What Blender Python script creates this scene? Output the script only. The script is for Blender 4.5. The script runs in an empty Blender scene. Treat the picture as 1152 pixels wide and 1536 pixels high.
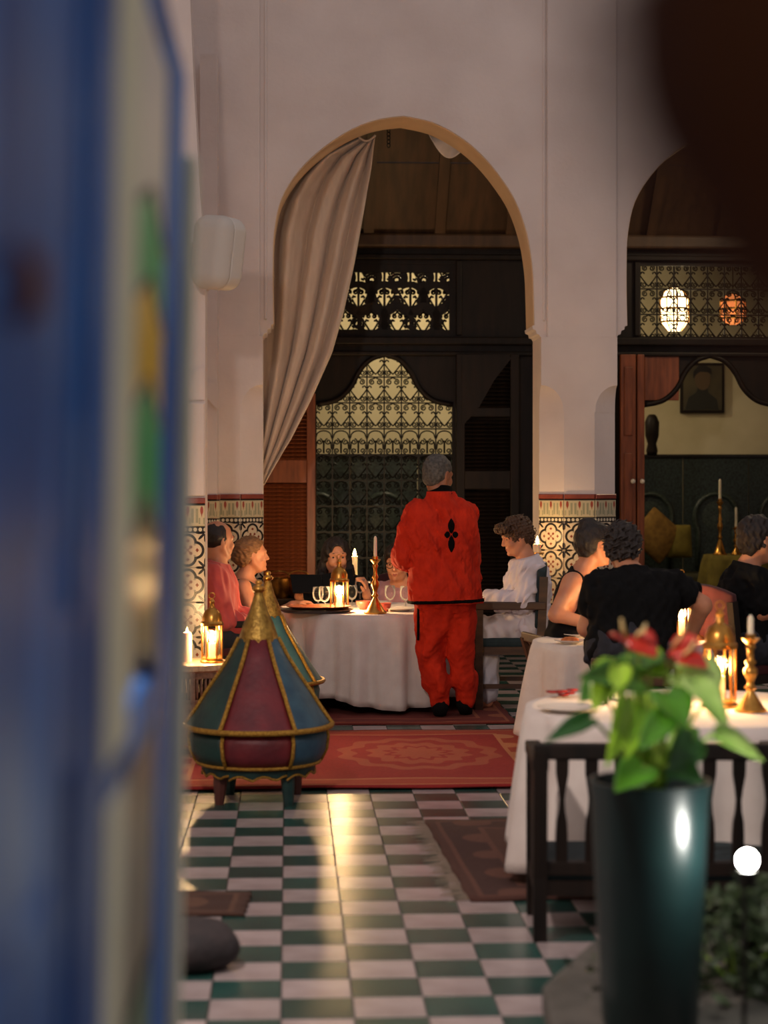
import bpy, bmesh, math, random
import numpy as np
from mathutils import Vector, Matrix

# ------------------------------------------------------------------ camera
FPX = 2800.0; HOR = 719.0; EYE = 1.52
TH = math.atan(144.0 / FPX); CT, ST = math.cos(TH), math.sin(TH)
scn = bpy.context.scene
col = scn.collection
cam = bpy.data.cameras.new('camera'); camo = bpy.data.objects.new('camera', cam); col.objects.link(camo)
camo.location = (0, 0, EYE); camo.rotation_euler = (math.pi / 2, 0, -TH)
cam.sensor_width = 36; cam.lens = FPX / 1536 * 36; cam.shift_y = -(768 - HOR) / 1536
cam.clip_start = 0.05; cam.clip_end = 100
cam.dof.use_dof = True; cam.dof.focus_distance = 11.9; cam.dof.aperture_fstop = 2.1
scn.camera = camo
scn.view_settings.view_transform = 'Standard'; scn.view_settings.look = 'None'
scn.view_settings.gamma = 1; scn.view_settings.use_curve_mapping = False
scn.view_settings.exposure = 0.48

# ------------------------------------------------------------------ world and large lights
world = bpy.data.worlds.new('night_sky'); scn.world = world; world.use_nodes = True
bg = world.node_tree.nodes['Background']
bg.inputs[0].default_value = (0.62, 0.56, 0.575, 1); bg.inputs[1].default_value = 0.46

def lamp(name, kind, loc, power, color, radius=0.05, **kw):
    l = bpy.data.lights.new(name, kind); l.energy = power; l.color = color
    if kind in ('POINT', 'SPOT'): l.shadow_soft_size = radius
    for k, v in kw.items(): setattr(l, k, v)
    o = bpy.data.objects.new(name, l); col.objects.link(o); o.location = loc
    return o
def aim(o, target):
    o.rotation_euler = (Vector(target) - o.location).to_track_quat('-Z', 'Y').to_euler()

# the courtyard's lantern on the left (hidden behind the blue door), the small bulb among the plants
KEY = (-0.80, 4.2, 3.1)
lamp('courtyard_lantern_light', 'POINT', KEY, 190, (1.0, 0.84, 0.76), 0.09)

# ------------------------------------------------------------------ pixel helpers (real depths in metres)
def P(px, py, Z):
    xc = (px - 576) / FPX * Z
    return Vector((xc * CT + Z * ST, Z * CT - xc * ST, EYE - (py - HOR) / FPX * Z))
def PW(px, py, Y):                     # the point on the plane y = Y seen at that pixel
    return P(px, py, Y / (CT - (px - 576) / FPX * ST))
def floor_pt(px, py):
    return P(px, py, EYE * FPX / (py - HOR))

# ------------------------------------------------------------------ object helpers
def L(c):
    return tuple(((x / 255) / 12.92 if x / 255 <= 0.04045 else ((x / 255 + 0.055) / 1.055) ** 2.4) for x in c)
def tag(o, label=None, cat=None, group=None, kind=None):
    if label: o['label'] = label
    if cat: o['category'] = cat
    if group: o['group'] = group
    if kind: o['kind'] = kind
    return o
def link(name, me, parent=None, loc=None, rot=None):
    o = bpy.data.objects.new(name, me); col.objects.link(o)
    if loc is not None: o.location = loc
    if rot is not None: o.rotation_euler = rot
    if parent is not None: o.parent = parent
    return o
def empty(name, loc=(0, 0, 0), rz=0):
    o = bpy.data.objects.new(name, None); col.objects.link(o); o.location = loc; o.rotation_euler = (0, 0, rz)
    o.empty_display_size = 0.05
    return o
def copy_tree(o, parent=None):
    c = o.copy(); col.objects.link(c)
    if parent is not None: c.parent = parent
    for ch in list(o.children): copy_tree(ch, c)
    return c

class MB:
    def __init__(s): s.v = []; s.f = []; s.m = []; s.mi = 0
    def add(s, vs, fs):
        b = len(s.v); s.v += [tuple(v) for v in vs]; s.f += [tuple(b + i for i in f) for f in fs]; s.m += [s.mi] * len(fs); return s
    def box(s, x0, x1, y0, y1, z0, z1):
        return s.add([(x, y, z) for x in (x0, x1) for y in (y0, y1) for z in (z0, z1)],
                     [(0, 1, 3, 2), (4, 6, 7, 5), (0, 4, 5, 1), (2, 3, 7, 6), (0, 2, 6, 4), (1, 5, 7, 3)])
    def bar(s, a, b, w, h=None, up=(0, 0, 1)):
        h = h or w; a = Vector(a); b = Vector(b); d = (b - a).normalized(); u = Vector(up)
        if abs(d.dot(u)) > .98: u = Vector((0, 1, 0))
        r = d.cross(u).normalized(); u = r.cross(d)
        vs = [p + r * (sx * w / 2) + u * (sz * h / 2) for p in (a, b) for sx, sz in ((-1, -1), (1, -1), (1, 1), (-1, 1))]
        return s.add(vs, [(0, 1, 2, 3)[::-1], (4, 5, 6, 7), (0, 1, 5, 4), (1, 2, 6, 5), (2, 3, 7, 6), (3, 0, 4, 7)])
    def tube(s, pts, r, n=6, cap=True):
        pts = [Vector(p) for p in pts]; rs = r if isinstance(r, (list, tuple)) else [r] * len(pts)
        vs = []; prev = None
        for i, p in enumerate(pts):
            d = (pts[min(i + 1, len(pts) - 1)] - pts[max(i - 1, 0)]).normalized()
            if prev is None:
                u = Vector((0, 0, 1)) if abs(d.z) < .9 else Vector((1, 0, 0))
                prev = d.cross(u).normalized()
            prev = (prev - d * prev.dot(d)).normalized(); w = d.cross(prev)
            vs += [p + (prev * math.cos(2 * math.pi * k / n) + w * math.sin(2 * math.pi * k / n)) * rs[i] for k in range(n)]
        fs = [(i * n + k, i * n + (k + 1) % n, (i + 1) * n + (k + 1) % n, (i + 1) * n + k) for i in range(len(pts) - 1) for k in range(n)]
        if cap: fs += [tuple(range(n))[::-1], tuple(range((len(pts) - 1) * n, len(pts) * n))]
        return s.add(vs, fs)
    def lathe(s, prof, n=24, c=(0, 0, 0)):
        vs = [(c[0] + r * math.cos(2 * math.pi * k / n), c[1] + r * math.sin(2 * math.pi * k / n), c[2] + z) for r, z in prof for k in range(n)]
        m = len(prof)
        fs = [(i * n + k, i * n + (k + 1) % n, (i + 1) * n + (k + 1) % n, (i + 1) * n + k) for i in range(m - 1) for k in range(n)]
        if prof[0][0] > 1e-4: fs.append(tuple(range(n))[::-1])
        if prof[-1][0] > 1e-4: fs.append(tuple(range((m - 1) * n, m * n)))
        return s.add(vs, fs)
    def prism(s, poly, y0, y1):        # polygon in x,z extruded along y
        n = len(poly)
        vs = [(x, y0, z) for x, z in poly] + [(x, y1, z) for x, z in poly]
        return s.add(vs, [tuple(range(n)), tuple(range(2 * n - 1, n - 1, -1))] + [((i + 1) % n, i, n + i, n + (i + 1) % n) for i in range(n)])
    def grid(s, pts):                  # rows of points
        R_, C_ = len(pts), len(pts[0])
        return s.add([p for row in pts for p in row], [(i * C_ + j, i * C_ + j + 1, (i + 1) * C_ + j + 1, (i + 1) * C_ + j) for i in range(R_ - 1) for j in range(C_ - 1)])
    def mesh(s, name, mats, smooth=False, fix=True, auto=None):
        me = bpy.data.meshes.new(name); me.from_pydata(s.v, [], s.f)
        for m in (mats if isinstance(mats, (list, tuple)) else [mats]): me.materials.append(m)
        if any(s.m): me.polygons.foreach_set('material_index', s.m)
        if fix:
            bm = bmesh.new(); bm.from_mesh(me); bmesh.ops.recalc_face_normals(bm, faces=bm.faces); bm.to_mesh(me); bm.free()
        if smooth or auto:
            me.polygons.foreach_set('use_smooth', [True] * len(me.polygons))
            if auto:
                me.set_sharp_from_angle(angle=auto)
        me.update()
        return me
    def build(s, name, mats, parent=None, smooth=False, auto=None, loc=None, rot=None):
        return link(name, s.mesh(name, mats, smooth, True, auto), parent, loc, rot)
A30 = math.radians(35)
def bevel(o, w=.004, seg=2):
    m = o.modifiers.new('bevel', 'BEVEL'); m.width = w; m.segments = seg; m.limit_method = 'ANGLE'; return o
def solid(o, t, off=0):
    m = o.modifiers.new('solid', 'SOLIDIFY'); m.thickness = t; m.offset = off; return o

# ------------------------------------------------------------------ materials
class E:                                # tiny shader maths
    def __init__(s, nt, sock): s.nt = nt; s.k = sock
    def _m(s, op, *a, clamp=False):
        n = s.nt.nodes.new('ShaderNodeMath'); n.operation = op; n.use_clamp = clamp
        for i, x in enumerate((s,) + a):
            if isinstance(x, E): s.nt.links.new(x.k, n.inputs[i])
            else: n.inputs[i].default_value = x
        return E(s.nt, n.outputs[0])
    def __add__(s, o): return s._m('ADD', o)
    def __sub__(s, o): return s._m('SUBTRACT', o)
    def __mul__(s, o): return s._m('MULTIPLY', o)
    def __truediv__(s, o): return s._m('DIVIDE', o)
    def abs(s): return s._m('ABSOLUTE')
    def sqrt(s): return s._m('SQRT')
    def cos(s): return s._m('COSINE')
    def sin(s): return s._m('SINE')
    def frac(s): return s._m('FRACT')
    def min(s, o): return s._m('MINIMUM', o)
    def max(s, o): return s._m('MAXIMUM', o)
    def lt(s, o): return s._m('LESS_THAN', o)
    def gt(s, o): return s._m('GREATER_THAN', o)
    def atan2(s, o): return s._m('ARCTAN2', o)
def const(nt, c):
    n = nt.nodes.new('ShaderNodeRGB'); n.outputs[0].default_value = (*L(c), 1); return n.outputs[0]
def mixc(nt, f, a, b):
    n = nt.nodes.new('ShaderNodeMix'); n.data_type = 'RGBA'; n.clamp_factor = True
    if isinstance(f, E): nt.links.new(f.k, n.inputs[0])
    else: n.inputs[0].default_value = f
    for i, x in ((6, a), (7, b)):
        if isinstance(x, tuple): n.inputs[i].default_value = (*L(x), 1)
        else: nt.links.new(x, n.inputs[i])
    return n.outputs[2]
def local(nt):
    t = nt.nodes.new('ShaderNodeTexCoord'); s = nt.nodes.new('ShaderNodeSeparateXYZ'); nt.links.new(t.outputs['Object'], s.inputs[0])
    return [E(nt, s.outputs[i]) for i in range(3)]
def base(name):
    m = bpy.data.materials.new(name); m.use_nodes = True
    return m, m.node_tree, m.node_tree.nodes['Principled BSDF']
def mat(name, c, rough=.6, c2=None, scale=6, metal=0, bump=0, bscale=40, stretch=None, detail=4, spec=None, trans=0, coat=0, sheen=0, alpha=None, sss=0, ior=None, rnd=0, contrast=(.35, .65)):
    m, nt, b = base(name)
    b.inputs['Base Color'].default_value = (*L(c), 1); b.inputs['Roughness'].default_value = rough; b.inputs['Metallic'].default_value = metal
    if spec is not None: b.inputs['Specular IOR Level'].default_value = spec
    if trans: b.inputs['Transmission Weight'].default_value = trans
    if ior: b.inputs['IOR'].default_value = ior
    if coat: b.inputs['Coat Weight'].default_value = coat; b.inputs['Coat Roughness'].default_value = .15
    if sheen: b.inputs['Sheen Weight'].default_value = sheen; b.inputs['Sheen Roughness'].default_value = .5
    if sss:
        b.inputs['Subsurface Weight'].default_value = sss; b.inputs['Subsurface Radius'].default_value = (.02, .008, .004); b.inputs['Subsurface Scale'].default_value = .5
    if c2 is not None or bump:
        t = nt.nodes.new('ShaderNodeTexCoord'); mp = nt.nodes.new('ShaderNodeMapping'); nt.links.new(t.outputs['Object'], mp.inputs[0])
        if stretch: mp.inputs['Scale'].default_value = stretch
    colr = None
    if c2 is not None:
        n = nt.nodes.new('ShaderNodeTexNoise'); n.inputs['Scale'].default_value = scale; n.inputs['Detail'].default_value = detail
        nt.links.new(mp.outputs[0], n.inputs['Vector'])
        r = nt.nodes.new('ShaderNodeMapRange'); r.inputs[1].default_value = contrast[0]; r.inputs[2].default_value = contrast[1]
        nt.links.new(n.outputs[0], r.inputs[0])
        colr = mixc(nt, E(nt, r.outputs[0]), c, c2)
        nt.links.new(colr, b.inputs['Base Color'])
    if rnd:
        oi = nt.nodes.new('ShaderNodeObjectInfo'); hs = nt.nodes.new('ShaderNodeHueSaturation')
        v = E(nt, oi.outputs['Random']) * rnd + (1 - rnd / 2); nt.links.new(v.k, hs.inputs['Value'])
        if colr is not None: nt.links.new(colr, hs.inputs['Color'])
        else: hs.inputs['Color'].default_value = (*L(c), 1)
        nt.links.new(hs.outputs[0], b.inputs['Base Color'])
    if bump:
        n = nt.nodes.new('ShaderNodeTexNoise'); n.inputs['Scale'].default_value = bscale; n.inputs['Detail'].default_value = 5
        nt.links.new(mp.outputs[0], n.inputs['Vector'])
        bp = nt.nodes.new('ShaderNodeBump'); bp.inputs['Strength'].default_value = bump; bp.inputs['Distance'].default_value = .02
        nt.links.new(n.outputs[0], bp.inputs['Height']); nt.links.new(bp.outputs[0], b.inputs['Normal'])
    return m
def emit(name, c, s):
    m, nt, b = base(name); b.inputs['Base Color'].default_value = (*L(c), 1)
    b.inputs['Emission Color'].default_value = (*L(c), 1); b.inputs['Emission Strength'].default_value = s
    return m

M = {}
M['plaster'] = mat('plaster', (224, 212, 206), .85, (212, 199, 193), 1.6, bump=.12, bscale=30)
M['soffit'] = mat('candlelit_soffit', (224, 196, 160), .85, (214, 184, 148), 3)  # plaster tinted with the warm glow of the candles below
M['cream'] = mat('cream_wall', (216, 204, 168), .8, (200, 188, 150), 2)
M['darkwood'] = mat('dark_wood', (32, 21, 15), .5, (18, 12, 9), 3, stretch=(6, 6, .8), bump=.1, spec=.25)
M['redwood'] = mat('red_brown_wood', (138, 74, 42), .42, (104, 52, 28), 4, stretch=(8, 8, .9), bump=.08)
M['tanwood'] = mat('tan_wood', (84, 60, 40), .5, (62, 44, 29), 3, stretch=(5, .8, .8))
M['chairwood'] = mat('chair_wood', (84, 56, 36), .45, (58, 38, 25), 6, stretch=(1, 1, 5))
M['iron'] = mat('wrought_iron', (30, 29, 26), .5, metal=.5)
M['brass'] = mat('brass', (214, 158, 78), .3, (176, 122, 54), 20, metal=1)
M['steel'] = mat('silver_metal', (190, 186, 178), .22, metal=1)
M['cloth'] = mat('white_cloth', (226, 216, 208), .85, (216, 204, 196), 8, bump=.1, bscale=120, sheen=.2)
M['curtain'] = mat('curtain_cloth', (214, 194, 174), .9, (204, 182, 162), 5, stretch=(5, 5, 1), sheen=.3)
M['grout'] = mat('grout', (88, 80, 74), .8, (70, 64, 60), 12)
M['tilelight'] = mat('light_tile', (178, 164, 162), .27, (156, 141, 140), 5, rnd=.16, bump=.03, bscale=8)
M['tiledark'] = mat('dark_green_tile', (44, 80, 72), .27, (34, 66, 62), 5, rnd=.4, bump=.03, bscale=8)
M['glass'] = mat('clear_glass', (250, 250, 250), .03, trans=1, ior=1.45)
M['wax'] = mat('candle_wax', (244, 230, 200), .5, sss=.3)
M['flame'] = emit('candle_flame', (255, 198, 112), 40)
M['black'] = mat('black_fabric', (12, 13, 15), .9, (7, 8, 10), 30, spec=.2)
M['white_ceramic'] = mat('white_ceramic', (228, 220, 210), .25)
M['skin'] = mat('skin', (206, 146, 112), .5, (192, 128, 96), 12, sss=.15)
M['skin_dark'] = mat('skin_tan', (158, 104, 74), .5, (142, 90, 64), 12, sss=.15)
M['lip'] = mat('lips', (176, 92, 80), .45)
M['hair_dark'] = mat('hair_dark', (40, 28, 22), .5, (24, 17, 14), 40, stretch=(4, 4, 1), bump=.35, bscale=80)
M['hair_brown'] = mat('hair_brown', (92, 64, 42), .5, (62, 42, 28), 40, stretch=(4, 1, 4), bump=.35, bscale=80)
M['hair_blond'] = mat('hair_blond', (150, 108, 66), .5, (110, 74, 44), 40, stretch=(1, 1, 6), bump=.35, bscale=70)
M['hair_grey'] = mat('hair_grey', (92, 88, 84), .6, (58, 55, 52), 60, bump=.4, bscale=160)
def eye_mat():
    m, nt, b = base('eye'); x, y, z = local(nt)
    r = (x * x + z * z).sqrt(); iris = r.lt(.0078) * y.gt(0)
    nt.links.new(mixc(nt, iris, (176, 156, 140), (30, 20, 14)), b.inputs['Base Color']); b.inputs['Roughness'].default_value = .15
    return m
M['eye'] = eye_mat()
# ------------------------------------------------------------------ patterned tile materials (flat print on each tile)
TS = 0.208
def noise_c(nt, scale=8):
    t = nt.nodes.new('ShaderNodeTexCoord'); n = nt.nodes.new('ShaderNodeTexNoise'); n.inputs['Scale'].default_value = scale
    nt.links.new(t.outputs['Object'], n.inputs['Vector']); return E(nt, n.outputs[0])
def circ(u, v, cu, cv): return ((u - cu) * (u - cu) + (v - cv) * (v - cv)).sqrt()
def zellige_mat(name, cream, dark, red):
    m, nt, b = base(name); x, y, z = local(nt); u = x / TS; v = z / TS
    au, av = u.abs(), v.abs()
    lob = (circ(au, av, .215, 0).min(circ(au, av, 0, .215))) - .225
    lob = lob.min(au.max(av) - .2)
    cu, cv = au * -1 + .5, av * -1 + .5
    rr = (cu * cu + cv * cv).sqrt(); ph = cv.atan2(cu)
    star = rr.lt((ph * 8).cos() * .09 + .185) * rr.gt(.035)
    outline = lob.abs().lt(.038)
    c = mixc(nt, star * lob.gt(.045), cream, dark)
    c = mixc(nt, outline, c, dark)
    cr = (circ(au, av, .09, .09) - .045).lt(0).max((u - v).abs().min((u + v).abs()).lt(.018) * au.lt(.1) * av.lt(.1))
    dia = ((au - .27).abs() + av * .8).lt(.05).max((au * .8 + (av - .27).abs()).lt(.05))
    sw = ((au - .2).abs() * .7 + (av - .16).abs()).lt(.03)
    c = mixc(nt, cr.max(dia), c, red)
    c = mixc(nt, sw * .5, c, dark)
    nt.links.new(c, b.inputs['Base Color']); b.inputs['Roughness'].default_value = .25
    return m
M['zellige'] = zellige_mat('patterned_tile', (206, 188, 160), (26, 22, 22), (126, 56, 36))
def band_mat():
    m, nt, b = base('figured_border_tile'); x, y, z = local(nt); u = x / TS; v = z / .125
    fu = ((u * 2.5 + 100.5).frac() - .5)
    body = (fu * fu * 16 + (v + .12) * (v + .12) * 5).sqrt()
    red = circ(fu * 1.1, v * .62, 0, .16).lt(.12).max((fu.abs() * 1.4 - v * .4 + .02).abs().lt(.05) * v.lt(.14) * v.gt(-.1))
    grn = ((fu.abs() - .34).abs().lt(.09) * (v.abs().lt(.34))).max(((fu.abs() - .16).abs().lt(.05)) * v.lt(-.1) * v.gt(-.4))
    c = mixc(nt, grn * .7, (196, 184, 150), (120, 128, 104))
    c = mixc(nt, red, c, (150, 62, 44))
    nt.links.new(c, b.inputs['Base Color']); b.inputs['Roughness'].default_value = .3
    return m
M['band'] = band_mat()
def bead_mat():
    m, nt, b = base('beaded_tile'); x, y, z = local(nt); u = x / TS; v = z / .036
    fu = ((u * 7 + 100).frac() - .5)
    d = circ(fu, v * 1.1, 0, 0).lt(.36)
    nt.links.new(mixc(nt, d, (24, 22, 22), (206, 196, 170)), b.inputs['Base Color']); b.inputs['Roughness'].default_value = .3
    return m
M['bead'] = bead_mat()
M['redtile'] = mat('red_edge_tile', (142, 68, 52), .3, (120, 52, 40), 10)
M['blackline'] = mat('black_edge_tile', (26, 22, 22), .3)

def tile_mesh(name, w, h, t, m):
    b = MB(); c = .004
    vs = [(-w / 2, 0, -h / 2), (w / 2, 0, -h / 2), (w / 2, 0, h / 2), (-w / 2, 0, h / 2),
          (-w / 2, -t + c, -h / 2), (w / 2, -t + c, -h / 2), (w / 2, -t + c, h / 2), (-w / 2, -t + c, h / 2),
          (-w / 2 + c, -t, -h / 2 + c), (w / 2 - c, -t, -h / 2 + c), (w / 2 - c, -t, h / 2 - c), (-w / 2 + c, -t, h / 2 - c)]
    fs = [(0, 4, 5, 1)[::-1], (1, 5, 6, 2)[::-1], (2, 6, 7, 3)[::-1], (3, 7, 4, 0)[::-1]]
    fs += [(4 + i, 5 + i if i < 3 else 4, 9 + i if i < 3 else 8, 8 + i) for i in range(4)] + [(8, 9, 10, 11)]
    b.add(vs, fs); return b.mesh(name, m)
DADO = 1.41
TM = {'z': tile_mesh('tile', TS - .002, TS - .002, .014, M['zellige']),
      'band': tile_mesh('border_tile', TS - .002, .125, .014, M['band']),
      'bead': tile_mesh('bead_tile', TS - .002, .036, .013, M['bead']),
      'black': tile_mesh('black_edge', TS - .002, .010, .014, M['blackline']),
      'red': tile_mesh('red_edge', TS - .002, .034, .020, M['redtile'])}
def dado(a, b, parent, rows=6):
    """a column of patterned tiles on the face from a to b (plan points, seen from the side where a is left)"""
    a = Vector((*a, 0)); b = Vector((*b, 0)); d = b - a; n = max(1, round(d.length / TS)); w = d.length / n
    rz = math.atan2(d.y, d.x)
    for i in range(n):
        c = a + d * ((i + .5) / n); sx = w / TS
        def put(key, nm, z):
            o = link(nm, TM[key], parent, (c.x, c.y, z), (0, 0, rz)); o.scale = (sx, 1, 1)
        put('red', 'red_edge_tile', DADO - .017); put('black', 'black_edge_tile', DADO - .039)
        put('band', 'border_tile', DADO - .045 - .0625)
        put('bead', 'bead_tile', DADO - .171 - .019)
        for r in range(rows):
            z = DADO - .209 - TS * (r + .5)
            if z > -.02: put('z', 'patterned_tile', z)

# ------------------------------------------------------------------ floor: checkered tiles
floor = tag(MB().box(-4, 9, -3, 24, -.15, -.012).build('floor', M['grout']), kind='structure')
X0, Y0 = -.02, 5.266
cand = []
for j in range(-4, 60):
    for i in range(-18, 34):
        cx, cy = X0 + TS * (i + .5), Y0 + TS * (j + .5)
        Zc = cx * ST + cy * CT; px = 576 + FPX * (cx * CT - cy * ST) / Zc; py = HOR + FPX * EYE / Zc
        cand.append((cy, i, j, cx, px, py))
tl = [MB(), MB()]
def one_tile(m, nm):
    w = TS / 2 - .0018; b = MB()
    b.add([(-w, -w, -.02), (w, -w, -.02), (w, w, -.02), (-w, w, -.02), (-w, -w, -.0012), (w, -w, -.0012), (w, w, -.0012), (-w, w, -.0012)]
          + [(sx * (w - .0015), sy * (w - .0015), 0) for sx, sy in ((-1, -1), (1, -1), (1, 1), (-1, 1))],
          [(0, 1, 5, 4), (1, 2, 6, 5), (2, 3, 7, 6), (3, 0, 4, 7), (4, 5, 9, 8), (5, 6, 10, 9), (6, 7, 11, 10), (7, 4, 8, 11), (8, 9, 10, 11)])
    return b.mesh(nm, m)
TLm, TDm = one_tile(M['tilelight'], 'light_tile'), one_tile(M['tiledark'], 'green_tile')
rng = random.Random(5)
count = {0: 0, 1: 0}
rest = MB()
for cy, i, j, cx, px, py in sorted(cand):
    dk = (i + j) % 2 == 0
    vis = 225 < px < 960 and py < 1570 and py > 1180 and not (px > 830 and py < 1330)
    if vis and count[dk] < 290:
        count[dk] += 1
        o = link('green_tile' if dk else 'light_tile', TDm if dk else TLm, floor, (cx, cy, rng.uniform(-.0006, .0006)))
        o.rotation_euler = (rng.uniform(-.002, .002), rng.uniform(-.002, .002), 0)
    elif 3.9 < cy < 17 and -3 < cx < 7:
        rest.mi = 0 if dk else 1; w = TS / 2 - .0018
        rest.add([(cx - w, cy - w, -.014), (cx + w, cy - w, -.014), (cx + w, cy + w, -.014), (cx - w, cy + w, -.014), (cx - w, cy - w, 0), (cx + w, cy - w, 0), (cx + w, cy + w, 0), (cx - w, cy + w, 0)],
                 [(0, 1, 5, 4), (1, 2, 6, 5), (2, 3, 7, 6), (3, 0, 4, 7), (4, 5, 6, 7)])
tag(rest.build('far_tiles', [M['tiledark'], M['tilelight']], floor), kind='stuff')

# ------------------------------------------------------------------ arcade wall with two arches
WY, WT = 13.8, .45
def wx(px): return PW(px, 700, WY).x
def wz(py): return PW(600, py, WY).z
arch_px = [(410, 487), (409, 440), (409, 395), (411, 348), (422, 299), (449, 256), (486, 221), (528, 194), (568, 179), (606, 173.5),
           (650, 183), (690, 204), (722, 230), (750, 263), (774, 301), (791, 350), (799, 400), (801, 445), (802, 487)]
arch = [(wx(a), wz(b)) for a, b in arch_px]
def smooth_poly(p, n=3):
    out = []
    for i in range(len(p) - 1):
        p0 = p[max(i - 1, 0)]; p1 = p[i]; p2 = p[i + 1]; p3 = p[min(i + 2, len(p) - 1)]
        for k in range(n):
            t = k / n
            out.append(tuple(.5 * ((2 * p1[c]) + (-p0[c] + p2[c]) * t + (2 * p0[c] - 5 * p1[c] + 4 * p2[c] - p3[c]) * t * t + (-p0[c] + 3 * p1[c] - 3 * p2[c] + p3[c]) * t ** 3) for c in range(2)))
    out.append(p[-1]); return out
arch = smooth_poly(arch[:10], 4)[:-1] + smooth_poly(arch[9:], 4)
ZC = wz(505)                                   # corbel bottom
LJ, RJ = wx(394), wx(811)                      # lower jambs
BAY = wx(925) - LJ
corbL = [(LJ, ZC), (LJ + .012, ZC + .02), (LJ + .03, ZC + .025), (LJ + .035, ZC + .05), (LJ + .058, ZC + .06), (LJ + .062, ZC + .085)]
corbR = [(RJ - (x - LJ), z) for x, z in corbL][::-1]
hole = corbL + arch + corbR
hole2 = [(x + BAY, z) for x, z in hole]
XL, XR, ZT = -2.6, 8.2, 7.5
wall_back = tag(MB().prism([(XL, ZC)] + hole + hole2 + [(XR, ZC), (XR, ZT), (XL, ZT)], WY, WY + WT).build('wall_back', M['plaster']), kind='structure')
# intrados strips (arch lining with the candles' glow put into its colour) and the flat raised frames beside them
for dx in (0, BAY):
    m = MB(); pts = [(x + dx, z) for x, z in arch]
    cx = sum(p[0] for p in pts) / len(pts); cz = pts[0][1]
    inn = [(x + (cx - x) * .006, z + (cz - z) * .004) for x, z in pts]
    n = len(pts)
    vs = [(x, WY + .02, z) for x, z in inn] + [(x, WY + WT + .005, z) for x, z in inn] + [(x, WY + .02, z) for x, z in pts] + [(x, WY + WT + .005, z) for x, z in pts]
    fs = [(i, i + 1, n + i + 1, n + i) for i in range(n - 1)] + [(i + 1, i, 2 * n + i, 2 * n + i + 1) for i in range(n - 1)]
    m.add(vs, fs); m.build('arch_lining', M['soffit'], wall_back)
def strip(x0, x1, z0, z1, t=.028):
    bevel(MB().box(x0, x1, WY - t, WY + .01, z0, z1).build('wall_frame', M['plaster'], wall_back), .012, 2)
strip(wx(820), wx(925), ZC - .01, ZT); strip(wx(284), wx(390), ZC - .01, ZT); strip(wx(820) + BAY, wx(925) + BAY, ZC - .01, ZT)
strip(wx(814), wx(818), ZC + .12, ZT, .014); strip(wx(396), wx(401), ZC + .12, ZT, .014)

def pier(xa, xb, y0, y1, ztop, parent, name='pier'):
    """square above, chamfered below, with a rounded chamfer stop"""
    w = xb - xa; full = .3 * w; z1 = wz(618); z2 = wz(580)
    secs = [(0, full), (z1, full), (z1, full - .006)]
    for k in range(1, 9):
        a = k / 8 * math.pi / 2; secs.append((z1 + .012 + (z2 - z1) * math.sin(a), (full - .006) * math.cos(a) + .0005))
    secs.append((ztop, .0005))
    vs = []; 
    for z, c in secs: vs += [(xa, y1, z), (xa, y0 + c * .62, z), (xa + c, y0, z), (xb - c, y0, z), (xb, y0 + c * .62, z), (xb, y1, z)]
    fs = [(i * 6 + k, i * 6 + (k + 1) % 6, (i + 1) * 6 + (k + 1) % 6, (i + 1) * 6 + k) for i in range(len(secs) - 1) for k in range(6)]
    fs += [tuple(range(6))[::-1], tuple(range((len(secs) - 1) * 6, len(secs) * 6))]
    m = MB(); m.add(vs, fs); o = m.build(name, M['plaster'], parent, auto=math.radians(30))
    e = full
    dado((xa, y0 + e * .62), (xa + e, y0), o); dado((xa + e, y0), (xb - e, y0), o); dado((xb - e, y0), (xb, y0 + e * .62), o)
    return o
pier(RJ, wx(925), WY - .028, WY + WT, ZC, wall_back)
pier(wx(282), LJ, WY - .028, WY + WT, ZC, wall_back)
pier(RJ + BAY, wx(925) + BAY, WY - .028, WY + WT, ZC, wall_back)

# near pier at the left with its side wall
def px_x(px, Y): return (px - 432) / FPX * Y / 1.0
PA = 11.2; xa1 = PW(308, 700, PA).x
wall_left = tag(MB().box(-2.9, -2.6, 4.6, 24, 0, 7.5).build('wall_left', M['plaster']), kind='structure')
def pzA(py): return PW(300, py, PA).z
m = MB(); x0 = xa1 - .62
prof = [(x0, 0), (xa1, 0), (xa1, pzA(430)), (xa1 + .03, pzA(424)), (xa1 + .032, pzA(405)), (xa1 + .0, pzA(380)), (xa1 - .03, pzA(300)), (xa1 - .07, pzA(120)), (xa1 - .09, pzA(0)), (xa1 - .12, 7.5), (x0, 7.5)]
pa = m.prism(prof, PA, PA + .3).build('near_pier', M['plaster'], wall_left)
dado((xa1 - 3 * TS, PA), (xa1, PA), pa)
bevel(MB().box(xa1 - .11, xa1 - .004, PA - .02, PA + .01, DADO + .01, pzA(604)).build('chamfer_block', M['plaster'], pa), .008)
m = MB(); pts = [(xa1 - .13, pzA(600)), (xa1 - .004, pzA(600)), (xa1 - .004, pzA(552))] + [(xa1 - .004 - .126 * math.sin(k / 6 * math.pi / 2), pzA(552) - .2 * (1 - math.cos(k / 6 * math.pi / 2))) for k in range(1, 7)]
m.prism(pts, PA - .014, PA + .01).build('chamfer_stop', M['plaster'], pa)
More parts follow.
